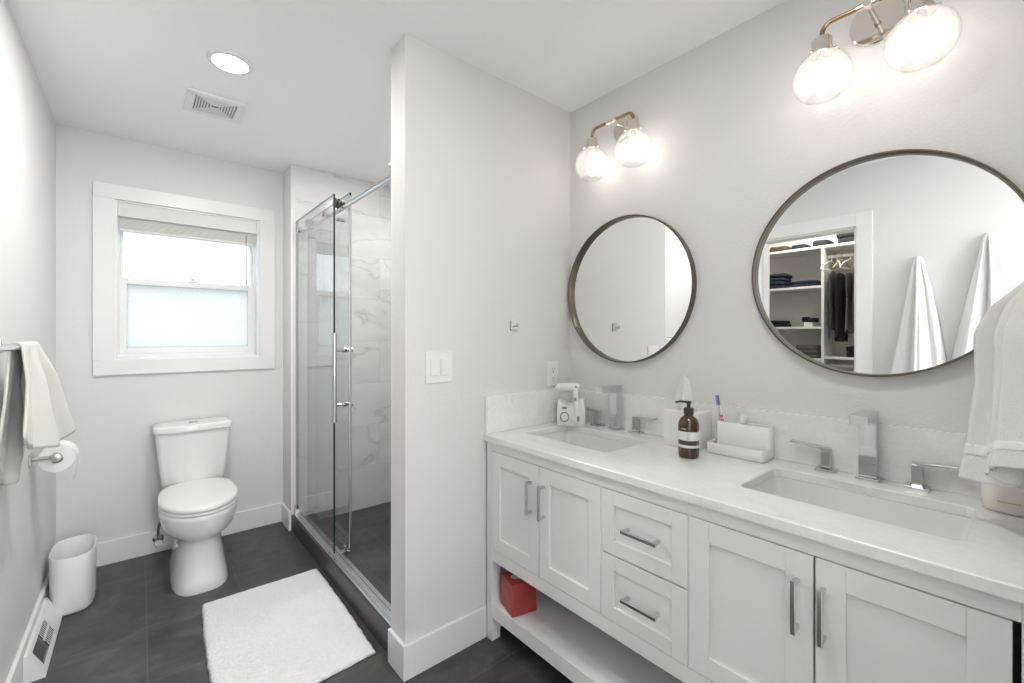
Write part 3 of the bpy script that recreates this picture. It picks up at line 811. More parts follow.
d = shaker('door', .020 + g, .312 - g, .392 + g, .808 - g, .055); pull_v(d, VX, .294, .630, .750)

# countertop with two cut-outs
SX0, SX1 = 1.286, 1.562
SK = [(.992, 1.438), (.090, .534)]
ct = MB()
cx0_, cx1_ = 1.128, XR - .001
cy0_, cy1_ = YF + .002, YP - .001
def slab_with_holes(bb, z0, z1):
    ybs = [cy0_, SK[1][0], SK[1][1], SK[0][0], SK[0][1], cy1_]
    bb.box(cx0_, SX0, cy0_, cy1_, z0, z1); bb.box(SX1, cx1_, cy0_, cy1_, z0, z1)
    for a, c in ((ybs[0], ybs[1]), (ybs[2], ybs[3]), (ybs[4], ybs[5])): bb.box(SX0, SX1, a, c, z0, z1)
# rounded-corner cut-out built as a grid ring around each sink
def rrect(x0, x1, y0, y1, r, k=6):
    pts = []
    for cx, cy, a0 in ((x1 - r, y1 - r, 0), (x0 + r, y1 - r, pi / 2), (x0 + r, y0 + r, pi), (x1 - r, y0 + r, 3 * pi / 2)):
        for i in range(k + 1):
            a = a0 + (pi / 2) * i / k; pts.append((cx + r * cos(a), cy + r * sin(a)))
    return pts
def outer_match(x0, x1, y0, y1, inner, k=6):
    pts = []
    cs = ((x1, y1), (x0, y1), (x0, y0), (x1, y0))
    for q in range(4):
        for i in range(k + 1):
            ix, iy = inner[q * (k + 1) + i]
            if i == k // 2: pts.append(cs[q]); continue
            first = i < k // 2
            if q == 0: pts.append((x1, iy) if first else (ix, y1))
            if q == 1: pts.append((ix, y1) if first else (x0, iy))
            if q == 2: pts.append((x0, iy) if first else (ix, y0))
            if q == 3: pts.append((ix, y0) if first else (x1, iy))
    return pts
mid = (SK[1][1] + SK[0][0]) / 2
for (sy0, sy1), (oy0, oy1) in ((SK[0], (mid, cy1_)), (SK[1], (cy0_, mid))):
    inn = rrect(SX0, SX1, sy0, sy1, .022); out = outer_match(cx0_, cx1_, oy0, oy1, inn)
    e = .003
    out2 = outer_match(cx0_ + e, cx1_, oy0, oy1, inn)
    inn2 = rrect(SX0 - .002, SX1 + .002, sy0 - .002, sy1 + .002, .022)
    loops = [[(x, y, CB) for x, y in out], [(x, y, CT - e) for x, y in out], [(x, y, CT) for x, y in out2], [(x, y, CT) for x, y in inn2], [(x, y, CT - .002) for x, y in inn], [(x, y, CB) for x, y in inn]]
    ct.loft(loops + [loops[0]], cap=False)
tag(ct.build('countertop', 'quartz'), 'long white veined quartz countertop on the vanity cabinet', 'countertop')
struct('trim_6', MB().box(XR - .016, XR, YF + .001, YP - .016, CT + .0005, 1.035, .001), 'quartz', label='white quartz backsplash under the mirrors')
struct('trim_7', MB().box(1.135, XR, YP - .016, YP, CT + .0005, 1.035, .001), 'quartz', label='white quartz side splash on the partition')

def sink(y0, y1, label):
    t = thing('undermount_sink', ((SX0 + SX1) / 2, (y0 + y1) / 2, .74), label, 'sink', 'rectangular undermount sinks')
    b = MB()
    def R(d, z, r): return [(x, y, z) for x, y in rrect(SX0 + d, SX1 - d, y0 + d, y1 - d, r)]
    b.loft([R(-.004, CB - .001, .024), R(.000, CB - .001, .022), R(.004, .80, .03), R(.012, .752, .04), R(.030, .734, .05), R(.06, .728, .05),
            R(.06, .720, .05), R(.026, .724, .05), R(.004, .748, .04), R(-.006, .80, .03), R(-.016, CB - .001, .03), R(-.004, CB - .001, .024)], cap=False)
    # bottom
    b.loft([R(.06, .728, .05), R(.12, .726, .02)], cap=False); b.bm.faces.new([b.bm.verts.new(v) for v in R(.12, .726, .02)])
    b.build('basin', 'porcelain', t, True, ang=50)
    part_label(MB().lathe([(.001, .7275), (.022, .7285), (.024, .7265)], 24, 'Z', (1.45, (y0 + y1) / 2, 0)).build('drain', 'chrome', t, True), 'round chrome drain')
sink(*SK[0], 'white rectangular undermount sink at the partition end of the countertop')
sink(*SK[1], 'white rectangular undermount sink nearest the hanging white towel')

# faucets: local origin on the counter under the spout
def make_faucet(y, label):
    t = thing('widespread_faucet', (1.640, y, CT), label, 'faucet', 'squared chrome widespread faucets')
    z = CT + .0005
    b = MB(); b.box(1.615, 1.667, y - .027, y + .027, z, z + .008, .0015)
    b.box(1.621, 1.661, y - .021, y + .021, z + .008, z + .200, .0015)
    b.prism([(1.520, z + .176), (1.625, z + .168), (1.625, z + .2), (1.520, z + .2)], 'Y', y - .0208, y + .0208)
    b.build('spout', 'chrome', t)
    for s_ in (1, -1):
        yy = y + s_ * .106
        b = MB(); b.box(1.619, 1.667, yy - .026, yy + .026, z, z + .008, .0015)
        b.box(1.632, 1.656, yy - .012, yy + .012, z + .008, z + .066, .0015)
        m_ = Matrix.Translation((0, yy, z + .066)) @ Matrix.Rotation(radians(4 * s_), 4, 'X')
        b.box(1.633, 1.655, min(-s_ * .012, s_ * .098), max(-s_ * .012, s_ * .098), -.001, .006, .001, mtx=m_)
        b.build('lever_handle', 'chrome', t)
    return t
fa = make_faucet(.312, 'squared chrome faucet with two levers behind the sink nearest the hanging towel')
place_copy(fa, (0, .904, 0), 'squared chrome faucet with two levers behind the sink at the partition end')

# ================================================================= MIRRORS
def make_mirror(y, label):
    z, r = 1.504, .330
    t = thing('round_wall_mirror', (XR, y, z), label, 'mirror', 'round bronze-rimmed mirrors')
    b = MB(); b.lathe([(r - .008, XR - .001), (r, XR - .001), (r, XR - .030), (r - .0015, XR - .032), (r - .0045, XR - .032), (r - .006, XR - .030), (r - .006, XR - .006), (r - .008, XR - .001)], 128, 'X', (0, y, z), cap=False)
    b.build('frame', 'bronze', t, True, ang=30)
    MB().lathe([(r - .0065, XR - .003), (r - .0065, XR - .008)], 128, 'X', (0, y, z)).build('mirror_glass', 'mirror', t)
    return t
mr = make_mirror(.313, 'large round mirror that reflects the closet shelves, above the nearer sink')
place_copy(mr, (0, .875, 0), 'round mirror in the corner beside the partition, above the far sink')

# ================================================================= SCONCES
def make_sconce(y, label):
    z = 2.232; gx_ = 1.570
    t = thing('wall_sconce', (XR, y, z), label, 'wall light', 'two-globe wall sconces')
    MB().lathe([(.066, XR - .001), (.066, XR - .012), (.063, XR - .015), (.001, XR - .016)], 48, 'X', (0, y, z)).build('wall_plate', 'nickel', t, True)
    b = MB(); b.tube([(XR - .014, y, z), (gx_, y, z)], .006, 16); b.tube([(XR - .05, y, z), (XR - .035, y, z)], .009, 16)
    b.tube([(gx_ + .012, y, z), (gx_ - .0095, y, z)], .010, 16)
    b.build('stem', 'nickel', t, True)
    MB().tube([(gx_, y - .026, z), (gx_, y + .026, z)], .0092, 20).build('sleeve', 'nickel', t, True)
    L_ = .110; rr = .028
    arm = [(gx_, y + s_ * 0.0, z) for s_ in (0,)]
    def half(s_):
        p = [(gx_, y, z), (gx_, y + s_ * (L_ - rr), z)]
        for i in range(1, 9):
            a = (pi / 2) * i / 8; p.append((gx_, y + s_ * (L_ - rr + rr * sin(a)), z - rr + rr * cos(a)))
        p.append((gx_, y + s_ * L_, z - .046)); return p
    b = MB(); b.tube(half(-1)[::-1] + half(1)[1:], .0065, 16); b.build('arm', 'brass', t, True, ang=60)
    for s_ in (-1, 1):
        yy = y + s_ * L_; gz = 2.075
        b = MB(); b.lathe([(.008, z - .040), (.024, z - .042), (.026, z - .045), (.026, z - .078), (.031, z - .080), (.033, z - .084), (.033, z - .090), (.020, z - .092)], 32, 'Z', (gx_, yy, 0))
        so = b.build('socket', 'nickel', t, True)
        for a in (0.5, 2.6, 4.7): MB().tube([(gx_ + .030 * cos(a), yy + .030 * sin(a), z - .083), (gx_ + .040 * cos(a), yy + .040 * sin(a), z - .083)], .004, 10).build('set_screw', 'nickel', so, True)
        R_ = .076; pr = []
        a0 = math.asin(.026 / R_)
        pr.append((.026, gz + R_ * cos(a0) + .008))
        for i in range(0, 33):
            a = a0 + (pi - a0 - .60) * i / 32; pr.append((R_ * sin(a), gz + R_ * cos(a)))
        rimz = pr[-1][1]; rr_ = pr[-1][0]
        pr.append((rr_ - .0015, rimz + .001))
        for i in range(32, -1, -1):
            a = a0 + (pi - a0 - .60) * i / 32; pr.append(((R_ - .002) * sin(a), gz + (R_ - .002) * cos(a)))
        b = MB(); b.lathe(pr, 48, 'Z', (gx_, yy, 0), cap=False); part_label(b.build('glass_globe', 'globeglass', t, True, ang=60), 'clear glass globe open at the bottom')
        b = MB(); b.lathe([(.010, gz + .052), (.012, gz + .045), (.020, gz + .022), (.026, gz + .002), (.026, gz - .012), (.020, gz - .026), (.010, gz - .034), (.001, gz - .036)], 28, 'Z', (gx_, yy, 0))
        part_label(b.build('light_bulb', 'bulb', t, True), 'glowing light bulb')
        b = MB(); b.lathe([(.012, gz + .050), (.013, gz + .056), (.013, z - .090)], 20, 'Z', (gx_, yy, 0)); b.build('bulb_base', 'nickel', t, True)
    return t
sc = make_sconce(.300, 'two-globe nickel wall sconce above the mirror that reflects the closet')
place_copy(sc, (0, .885, 0), 'two-globe nickel wall sconce near the ceiling corner by the partition')

# ================================================================= COUNTER THINGS
Z0 = CT + .001
# water flosser
fl = thing('water_flosser', (1.563, 1.409, Z0), 'white countertop water flosser with handpiece in the corner by the partition', 'water flosser', rz=0)
fm = Matrix.Translation((1.563, 1.409, Z0)) @ Matrix.Rotation(radians(-56), 4, 'Z') @ Matrix.Scale(1.13, 4, (0, 0, 1))   # local -y looks at the room
def L(b, name, m, parent, smooth=True, **k):
    b.bm.transform(fm); return b.build(name, m, parent, smooth, **k)
b = MB()
prof = [(-.062, 0), (.062, 0), (.066, .012), (.064, .075), (.060, .112), (.030, .112), (.018, .104), (.006, .088), (-.014, .082), (-.034, .088), (-.048, .104), (-.062, .108), (-.066, .06), (-.066, .012)]
t_ = bmesh.new(); r0 = [t_.verts.new((x, -.036, z)) for x, z in prof]; r1 = [t_.verts.new((x, .036, z)) for x, z in prof]
t_.faces.new(r0); t_.faces.new(r1[::-1])
for i in range(len(prof)): t_.faces.new((r0[i], r0[(i + 1) % len(prof)], r1[(i + 1) % len(prof)], r1[i]))
bmesh.ops.bevel(t_, geom=[e for e in t_.edges], offset=.004, segments=2, profile=.5, affect='EDGES')
b._merge(t_); L(b, 'base', 'plastic', fl)
b = MB(); b.lathe([(.021, -.0395), (.021, -.0365), (.0175, -.0365), (.0175, -.0395), (.021, -.0395)], 28, 'Y', (-.030, 0, .038), cap=False)
b.box(-.042, -.020, -.0385, -.036, .070, .080, .001)
part_label(L(b, 'control_dial', 'greyprint', fl), 'grey ring of the pressure dial')
b = MB(); b.lathe([(.015, -.040), (.017, -.0365), (.001, -.0364)], 24, 'Y', (-.030, 0, .038)); L(b, 'dial_face', 'plastic', fl)
b = MB(); b.lathe([(.001, -.046), (.012, -.045), (.026, -.040), (.028, -.036)], 28, 'Y', (.034, 0, .036)); L(b, 'handle_cradle', 'plastic', fl)
b = MB(); b.box(.030, .040, -.050, -.045, .024, .046, .002, mtx=Matrix.Rotation(radians(0), 4, 'Y')); part_label(L(b, 'cradle_button', 'greyprint', fl), 'grey button')
b = MB(); b.tube([(.030, -.040, .042), (.026, -.038, .09), (.022, -.034, .135), (.022, -.03, .155), (.022, -.03, .168)], [.010, .014, .013, .016, .014], 20); hp = L(b, 'handpiece', 'plastic', fl)
b = MB(); b.tube([(.040, -.028, .160), (.02, -.028, .163), (-.02, -.026, .160), (-.06, -.022, .157), (-.076, -.02, .156)], [.012, .017, .018, .016, .006], 20); L(b, 'reservoir_lid', 'plastic', fl)
b = MB(); b.box(.017, .027, -.051, -.046, .106, .120, .001); part_label(L(b, 'slide_switch', 'greyprint', hp), 'small grey slide switch')
b = MB(); b.lathe([(.005, -.0485), (.005, -.044)], 14, 'Y', (.024, 0, .165)); L(b, 'release_button', 'greyprint', hp)

# tissue box cover and tissue
tx = thing('tissue_box', (1.618, .865, Z0), 'square white tissue box cover with a tissue sticking up, behind the amber bottle', 'tissue box')
b = MB(); x0, x1, y0, y1, zt = 1.560, 1.666, .792, .930, Z0 + .137
inn = [(1.613 + .028 * cos(2 * pi * i / 28), .861 + .045 * sin(2 * pi * i / 28)) for i in range(28)]
# outer ring by angle projected to the box outline
def onbox(a, e=0.0):
    c, q = cos(a), sin(a); hx_, hy_ = (x1 - x0) / 2 - e, (y1 - y0) / 2 - e
    k = min(hx_ / abs(c) if abs(c) > 1e-6 else 9, hy_ / abs(q) if abs(q) > 1e-6 else 9)
    return ((x0 + x1) / 2 + k * c, (y0 + y1) / 2 + k * q)
angs = [2 * pi * i / 28 for i in range(28)]
ca = math.atan2((y1 - y0) / 2, (x1 - x0) / 2)
for c_ in (ca, pi - ca, pi + ca, 2 * pi - ca):
    i = min(range(28), key=lambda j: abs(angs[j] - c_)); angs[i] = c_
b.loft([[(*onbox(a), Z0) for a in angs], [(*onbox(a), zt - .003) for a in angs], [(*onbox(a, .003), zt) for a in angs],
        [(1.613 + .026 * cos(a), .861 + .042 * sin(a), zt) for a in angs], [(1.613 + .026 * cos(a), .861 + .042 * sin(a), zt - .02) for a in angs]], cap=True)
b.build('cover', 'ceramic', tx)
def tis(u, v):
    a = (u - .5) * 2
    w = .012 + .030 * sin(pi * min(1, .25 + v * .62))
    return (1.600 + .016 * sin(u * 10 + 2.2 * v) * (1 - .4 * v), .868 + a * w * .72 + .010 * v - .012 * v * v, zt - .018 + v * (.150 - .035 * a * a - .012 * a))
MB().grid(tis, 28, 18).build('tissue', 'paper', tx, True, thick=.0007, ang=180)

# amber bottle
bx_, by_ = 1.462, .775
bo = thing('soap_bottle', (bx_, by_, Z0), 'dark amber pump soap bottle with pale label bands', 'soap bottle')
MB().lathe([(.001, 0.0005), (.030, .0005), (.0335, .003), (.0345, .010), (.0345, .112), (.0330, .122), (.027, .134), (.017, .142), (.0135, .147), (.0135, .160), (.001, .160)], 44, 'Z', (bx_, by_, Z0)).build('bottle', 'amber', bo, True, ang=60)
lb = MB(); lb.lathe([(.0349, .062), (.0352, .062), (.0352, .092), (.0349, .092), (.0349, .062)], 44, 'Z', (bx_, by_, Z0), cap=False); lb.lathe([(.0349, .037), (.0352, .037), (.0352, .046), (.0349, .046), (.0349, .037)], 44, 'Z', (bx_, by_, Z0), cap=False)
lo_ = part_label(lb.build('label', 'label', bo, True, ang=30), 'pale grey-white label bands')
def arcstrip(b, a0, a1, z0, z1, r=.0354):
    n = 6; p = [(r * cos(a0 + (a1 - a0) * i / n) + bx_, r * sin(a0 + (a1 - a0) * i / n) + by_) for i in range(n + 1)]
    for (xa, ya), (xb, yb) in zip(p, p[1:]): b.bm.faces.new([b.bm.verts.new(v) for v in ((xa, ya, Z0 + z0), (xb, yb, Z0 + z0), (xb, yb, Z0 + z1), (xa, ya, Z0 + z1))])
b = MB(); base_a = atan2(-by_, -bx_)
for z, w in ((.085, .30), (.079, .22), (.072, .26), (.0675, .2)): arcstrip(b, base_a - .1 - w * .5, base_a - .1 + w, z, z + .0014)
b.build('printed_lines', 'greyprint', lo_)
b = MB(); arcstrip(b, base_a - .75, base_a - .25, .100, .1035, .0348); b.build('gold_line', 'goldprint', bo)
b = MB(); b.lathe([(.016, .148), (.0165, .150), (.0165, .168), (.014, .171), (.006, .172), (.006, .186), (.010, .187), (.010, .194), (.001, .195)], 28, 'Z', (bx_, by_, Z0))
b.tube([(bx_, by_, Z0 + .1905), (bx_ - .018, by_ + .024, Z0 + .192), (bx_ - .026, by_ + .036, Z0 + .188)], [.0045, .0042, .003], 12)
b.build('pump', 'blackplastic', bo, True)

# caddy
cd = thing('toothbrush_caddy', (1.625, .67, Z0), 'low white ceramic tray caddy with tall rear compartment beside the amber bottle', 'caddy')
def rr3(x0, x1, y0, y1, r, z): return [(x, y, z) for x, y in rrect(x0, x1, y0, y1, r, 5)]
b = MB()
b.loft([rr3(1.570, 1.664, .585, .768, .012, Z0 + z) if i < 2 else None for i, z in ((0, 0.0), (1, .006))]) if False else None
X0, X1, Y0, Y1 = 1.566, 1.660, .572, .766
b.loft([rr3(X0 + .003, X1 - .003, Y0 + .003, Y1 - .003, .012, Z0), rr3(X0, X1, Y0, Y1, .014, Z0 + .004), rr3(X0, X1, Y0, Y1, .014, Z0 + .037), rr3(X0 + .002, X1 - .002, Y0 + .002, Y1 - .002, .013, Z0 + .039),
        rr3(X0 + .005, X1 - .005, Y0 + .005, Y1 - .005, .010, Z0 + .037), rr3(X0 + .006, X1 - .006, Y0 + .006, Y1 - .006, .010, Z0 + .008)])
b.build('tray', 'ceramic', cd, True, ang=50)
X0, X1, Y0, Y1 = 1.618, 1.664, .571, .752
b = MB(); b.loft([rr3(X0, X1, Y0, Y1, .009, Z0 + .009), rr3(X0, X1, Y0, Y1, .009, Z0 + .108), rr3(X0 + .002, X1 - .002, Y0 + .002, Y1 - .002, .008, Z0 + .110), rr3(X0 + .005, X1 - .005, Y0 + .005, Y1 - .005, .006, Z0 + .108), rr3(X0 + .006, X1 - .006, Y0 + .006, Y1 - .006, .006, Z0 + .015)])
b.build('compartment', 'ceramic', cd, True, ang=50)
br = thing('toothbrush', (1.640, .733, Z0 + .02), 'blue-bristled toothbrush with pink stripes standing in the white caddy', 'toothbrush')
p0, p1 = Vector((1.640, .722, Z0 + .017)), Vector((1.640, .7545, Z0 + .198))
b = MB(); b.tube([p0, p0.lerp(p1, .5), p0.lerp(p1, .72), p1], [.0055, .0052, .003, .0042], 12); b.build('handle', 'plastic', br, True)
b = MB(); q0, q1 = p0.lerp(p1, .84), p1
for i in range(5):
    q = q0.lerp(q1, i / 4); b.box(q.x - .014, q.x - .003, q.y - .005, q.y + .005, q.z - .003, q.z + .003)
part_label(b.build('bristles', 'blue', br), 'blue bristles')
b = MB()
for f in (.50, .58): q = p0.lerp(p1, f); b.tube([q, p0.lerp(p1, f + .045)], .0058, 12)
part_label(b.build('grip_stripes', 'pink', br, True), 'pink grip stripes')
tu = thing('toothpaste_tube', (1.638, .665, Z0 + .02), 'white toothpaste tube standing cap up in the white caddy', 'toothpaste tube')
b = MB(); tq0, tq1 = Vector((1.640, .700, Z0 + .018)), Vector((1.636, .668, Z0 + .110))
b.tube([tq0, tq0.lerp(tq1, .5), tq1, tq1 + Vector((0, -.002, .006))], [.010, .013, .013, .007], 16); b.build('tube', 'plastic', tu, True)
b = MB(); d_ = (tq1 - tq0).normalized(); b.tube([tq1 + d_ * .006, tq1 + d_ * .032], [.014, .0135], 20); b.build('cap', 'plastic', tu, True)

# pale bottle in the corner below the near towel
pb = thing('lotion_bottle', (1.600, .030, Z0), 'cream oval bottle with tiny gold lettering under the hanging white towel', 'bottle')
b = MB(); b.loft([sup(a_, c_, 3, 40, 1.602, .028, Z0 + z) for a_, c_, z in ((.036, .050, 0), (.040, .054, .004), (.041, .055, .03), (.041, .055, .11), (.036, .048, .135), (.020, .024, .150), (.014, .014, .155), (.014, .014, .17))])
b.build('bottle', 'cream', pb, True, ang=50)
b = MB(); b.lathe([(.017, .165), (.017, .195), (.015, .198), (.001, .198)], 24, 'Z', (1.602, .028, Z0)); b.build('cap', 'plastic', pb, True)
b = MB()
for k in range(9): b.box(1.5602, 1.5611, .018 + k * .0042, .0208 + k * .0042, Z0 + .026, Z0 + .0295)
b.build('gold_lettering', 'goldprint', pb)

# red tissue box on the lower shelf
rb = thing('red_tissue_box', (1.20, 1.39, .163), 'red printed cube tissue box on the open bottom shelf of the vanity', 'tissue box')
m_ = Matrix.Translation((1.208, 1.388, .1635)) @ Matrix.Rotation(radians(-14), 4, 'Z')
b = MB(); b.box(-.056, .056, -.056, .056, 0, .128, .001, mtx=m_); b.build('carton', 'red', rb)
b = MB(); b.lathe([(.034, .1285), (.034, .1295), (.001, .1296)], 28, 'Z', (0, 0, 0)); b.bm.transform(m_ @ Matrix.Scale(.62, 4, (0, 1, 0))); b.build('opening_film', 'label', rb, True)
b = MB(); b.box(-.010, .012, -.004, .004, .1300, .1305); b.bm.transform(m_); b.build('opening_slot', 'greyprint', rb)

# ================================================================= TOWELS
def hang(name, m, label, origin, du, dn, prof, folds, amp, hem, ph=0.0, nu=110, nv=70, thick=.007, group=None, bulge=.6, lean=0):
    """prof: (z, u0, u1, depth) from top to hem; du along the wall, dn away from it"""
    o_, du, dn = Vector(origin), Vector(du), Vector(dn)
    def f(u, v):
        k = v * (len(prof) - 1); i = min(int(k), len(prof) - 2); q = k - i; q = q * q * (3 - 2 * q) if False else q
        z, a, c, dep = [prof[i][j] * (1 - q) + prof[i + 1][j] * q for j in range(4)]
        g_ = min(1, v * 3.2)
        body = sin(pi * min(1, max(0, u))) ** bulge
        fold = (sin(2 * pi * folds * u + ph + 1.1 * v) + .4 * sin(2 * pi * folds * 2.3 * u + 2 * ph + 1.7 * v))
        N = .006 + dep * body * (1 + amp * fold * g_)
        U = a + (c - a) * u + .25 * amp * g_ * dep * cos(2 * pi * folds * u + ph)
        zz = z + hem(u) * v ** 3
        return o_ + du * U + dn * max(.005, N) + Vector((0, 0, zz))
    return MB().grid(f, nu, nv), f
# towel at the right edge of the picture, hanging on the near wall
prof = [(1.425, -.020, .015, .030), (1.405, -.048, .055, .055), (1.36, -.062, .085, .082), (1.30, -.072, .105, .100), (1.20, -.080, .125, .100), (1.10, -.086, .14, .108), (1.04, -.090, .15, .114), (.992, -.092, .155, .122)]
g_, fn = hang('t', 'towel', '', (1.40, YF, 0), (1, 0, 0), (0, 1, 0), prof, 4.2, .26, lambda u: .028 * sin(9 * u + 1) + .02 - .03 * u, ph=1.3, bulge=.55)
tw = thing('bath_towel', (1.40, YF, 1.41), 'fluffy white bath towel hanging over the counter at the near wall', 'towel')
g_.build('cloth', 'towel', tw, True, thick=.010, ang=180)
b = MB()
def bandf(u, v):
    p = fn(u, .80 + .055 * v); n_ = Vector((0, .0040, 0)) ; c_ = Vector((-.0034 if u < .5 else .003, 0, 0)); return p + n_ + c_
MB().grid(bandf, 110, 4).build('woven_band', 'band', tw, True, thick=.002, ang=180)
hk2 = thing('robe_hook', (1.40, YF, 1.42), 'small square nickel hook on the near wall holding the fluffy towel', 'hook')
MB().box(1.378, 1.422, YF, YF + .006, 1.410, 1.455, .002).build('plate', 'brushed', hk2)
MB().box(1.392, 1.408, YF + .006, YF + .040, 1.424, 1.434, .002).build('peg', 'brushed', hk2)

def wall_towel(y, ztop, width, label, ph, skew=0.0, folds=2.2):
    P = [(ztop + .012, -.014, .014, .030), (ztop - .01, -.022, .020, .045), (ztop - .06, -.034, .030, .055), (ztop - .2, -.068, .052, .075), (ztop - .4, -.100, .085, .09), (ztop - .6, -.13, .12, .10), (ztop - .72, -.145, .14, .105)]
    P = [(z, a * width + skew * (ztop - z), c * width + skew * (ztop - z), d_) for z, a, c, d_ in P]
    g_, _ = hang('t', '', '', (XL, y, 0), (0, 1, 0), (1, 0, 0), P, folds, .26, lambda u: -.09 * u + .03 * sin(8 * u), ph=ph, bulge=.5)
    tag(g_.build('hanging_towel', 'bathtowel', None, True, thick=.008, ang=180), label, 'towel', 'bath towels on the closet wall')
    hk_ = thing('robe_hook', (XL, y, ztop), 'small nickel hook behind the ' + label.split(',')[0], 'hook', 'hooks on the closet wall')
    MB().box(XL, XL + .006, y - .02, y + .02, ztop - .02, ztop + .02, .002).build('plate', 'brushed', hk_)
    b = MB(); b.box(XL + .006, XL + .030, y - .007, y + .007, ztop - .006, ztop + .002, .002); b.build('peg', 'brushed', hk_)
wall_towel(.456, 1.772, .95, 'white bath towel hanging on the closet wall, nearer the closet doorway', .4, 0.0)
wall_towel(.160, 1.865, 1.06, 'white bath towel hanging on the closet wall, higher and farther from the doorway', .9, .02, 2.6)

# ================================================================= CLOSET
cs = thing('closet_shelving', (-.86, 1.05, 0), 'white closet shelving unit with a divider, seen in the near mirror', 'shelving')
fx, bxk = -.682, CX0 + .002
ZS = [1.996, 1.689, 1.370, 1.118, .80, .45]
for z in ZS:
    MB().box(bxk, fx, 1.058, CYb - .002, z - .018, z, .001).build('shelf', 'melamine', cs)
MB().box(bxk, fx + .004, 1.040, 1.058, .015, 1.996 - .018, .001).build('divider', 'melamine', cs)
MB().box(bxk, fx, CYa + .002, 1.058, 1.996 - .018, 1.996, .001).build('shelf', 'melamine', cs)
MB().box(bxk, fx, CYa + .002, 1.040, 1.118, 1.136, .001).build('shelf', 'melamine', cs)
rodx = -.775
MB().tube([(rodx, CYa + .002, 1.915), (rodx, 1.040, 1.915)], .013, 16).build('hanging_rod', 'melamine', cs, True)
MB().tube([(rodx, CYa + .002, 1.065), (rodx, 1.040, 1.065)], .013, 16).build('hanging_rod', 'melamine', cs, True)

def pile(y0, y1, z, n, h, m, label, cat='folded clothes', x0=-.925, x1=-.70, grp='folded clothes in the closet'):
    """folded garments: soft slabs with rounded fronts"""
    zz = z + .0012
    for k in range(n):
        b = MB(); dx_ = random.uniform(-.012, .008); dy = random.uniform(-.006, .006)
        w = (y1 - y0) / 2 - random.uniform(0, .014); c = (y0 + y1) / 2 + dy; d_ = (x1 - x0) / 2; cx = (x0 + x1) / 2 + dx_
        loops = []
        for s_, zc_ in ((.93, 0), (.985, .22), (1, .5), (.985, .78), (.92, .97), (.6, 1.0)):
            lp = sup(d_ * s_, w * s_, 5, 40, cx, c, zz + h * zc_)
            loops.append([(x, y, zq + (.12 * h * noise.noise(Vector((x * 20, y * 20, k * 3.1))) if zc_ > .9 else 0)) for x, y, zq in lp])
        b.loft(loops); o = b.build('folded_garment', m, None, True, ang=60)
        pos = '' if n == 1 else (['bottom', 'second', 'third', 'fourth', 'fifth'][k] if k < n - 1 else 'top')
        tag(o, label + (', %s of its pile' % pos if pos else ''), cat, grp)
        zz += h * 1.04 + .001
pile(1.30, 1.46, 1.996, 1, .045, 'browncloth', 'dark brown folded garment on the top closet shelf')
pile(1.165, 1.288, 1.996, 1, .038, 'blackcloth', 'flat black folded garment on the top closet shelf, beside the brown one')
pile(1.02, 1.135, 1.996, 1, .050, 'blackcloth', 'black folded garment on the top closet shelf, above the divider')
pile(.82, .975, 1.996, 2, .045, 'blackcloth', 'black folded garment on the top closet shelf, above the rod')
pile(1.32, 1.50, 1.689, 4, .030, 'navycloth', 'dark navy folded trousers on the second closet shelf')
pile(1.09, 1.305, 1.689, 2, .024, 'navycloth', 'navy folded trousers near the divider on the second closet shelf')
pile(1.33, 1.50, 1.370, 2, .026, 'blackcloth', 'black folded garment on the third closet shelf')
pile(1.075, 1.26, 1.118, 3, .032, 'greycloth', 'grey folded jeans on the shelf below the small white box')
pile(.80, .93, 1.136, 2, .038, 'blackcloth', 'black folded garment on the shelf under the hanging clothes')
bb_ = thing('small_box', (-.80, 1.165, 1.37), 'small white box with dark top on the third closet shelf', 'box')
MB().box(-.83, -.75, 1.135, 1.195, 1.3712, 1.407, .002).build('box', 'melamine', bb_)
b = MB(); b.box(-.84, -.74, 1.115, 1.165, 1.4075, 1.440, .006); b.box(-.83, -.75, 1.168, 1.212, 1.4075, 1.450, .008); b.build('dark_top', 'blackcloth', bb_)

def hanger(y, z, m, label, ang=0.0):
    t = thing('clothes_hanger', (rodx, y, z), label, 'hanger', 'hangers on the closet rod')
    R_ = Matrix.Translation((rodx, y, z)) @ Matrix.Rotation(radians(ang), 4, 'Z') @ Matrix.Scale(.80, 4)
    b = MB()
    hook = [(.0155 * cos(a), 0, .0155 * sin(a)) for a in [radians(200 - i * 22) for i in range(12)]]
    b.tube(hook + [(0, 0, -.045)], .0028, 10)
    b.bm.transform(R_); b.build('hook', 'brushed' if m == 'wood' else m, t, True)
    b = MB()
    b.tube([(0, 0, -.045), (.10, 0, -.075), (.185, 0, -.125), (.19, 0, -.138)], .0045, 10); b.tube([(0, 0, -.045), (-.10, 0, -.075), (-.185, 0, -.125), (-.19, 0, -.138)], .0045, 10)
    b.tube([(-.19, 0, -.138), (.19, 0, -.138)], .0045, 10)
    b.bm.transform(R_); b.build('shoulders', m, t, True)
    return t
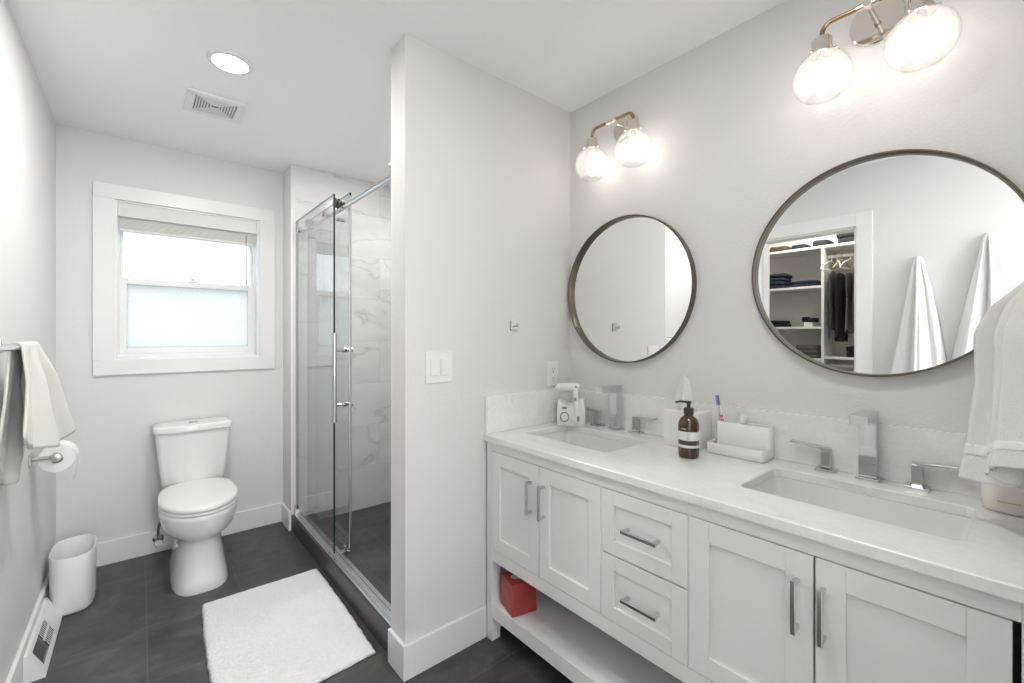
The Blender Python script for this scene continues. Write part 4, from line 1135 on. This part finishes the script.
def garment(y, ztop, zbot, m, label, w0=.17, w1=.13, d0=.014, d1=.026, ph=0):
    """cloth hanging in folds from a hanger; wide across x, thin along the rod"""
    b = MB(); loops = []
    nz = 22
    for i in range(nz + 1):
        q = i / nz; z = ztop + (zbot - ztop) * q
        hw = w0 + (w1 - w0) * q; hd = d0 + (d1 - d0) * q
        if i == 0: hw *= .55; hd *= .5
        lp = []
        for k in range(56):
            a = 2 * pi * k / 56; c, s_ = cos(a), sin(a)
            r = 1 + .22 * sin(7 * a + ph + 1.4 * q) * min(1, q * 3)
            lp.append((rodx + hw * c * (1 + .1 * sin(5 * q + ph)), y + hd * s_ * r, z + (.02 * sin(3 * a + ph) if i == nz else 0)))
        loops.append(lp)
    b.loft(loops); o = b.build('hanging_garment', m, None, True, ang=70)
    return tag(o, label, 'clothing', 'clothes on the closet rod')
hz_ = 1.917
for y, m, lab, a in ((1.012, 'plastic', 'empty white hanger beside the closet divider', 14), (.975, 'plastic', 'white hanger turned sideways on the closet rod', -20), (.945, 'wood', 'pale wooden hanger on the closet rod', 8),
                     (.895, 'plastic', 'white hanger over the grey garment on the closet rod', 12), (.862, 'plastic', 'white hanger over the taupe garment on the closet rod', -10), (.825, 'plastic', 'white hanger farthest from the divider on the closet rod', 6)):
    hanger(y, hz_, m, lab, a)
garment(1.003, 1.80, 1.36, 'greycloth', 'thin dark grey garment hanging nearest the closet divider', .10, .09, .010, .014, 0)
garment(.950, 1.775, 1.27, 'blackcloth', 'long black trousers hanging on the closet rod', .14, .13, .016, .030, 1)
garment(.893, 1.775, 1.33, 'greycloth', 'grey garment hanging beside the black trousers', .13, .12, .012, .020, 2)
garment(.852, 1.775, 1.40, 'browncloth', 'taupe garment hanging beyond the grey one on the rod', .13, .12, .012, .016, 3)
for i, y in enumerate((.99, .955, .92, .885, .85)):
    hanger(y, 1.065, 'plastic', 'white hanger on the lower closet rod, number %s from the divider' % ['one', 'two', 'three', 'four', 'five'][i], (-1) ** i * 6)
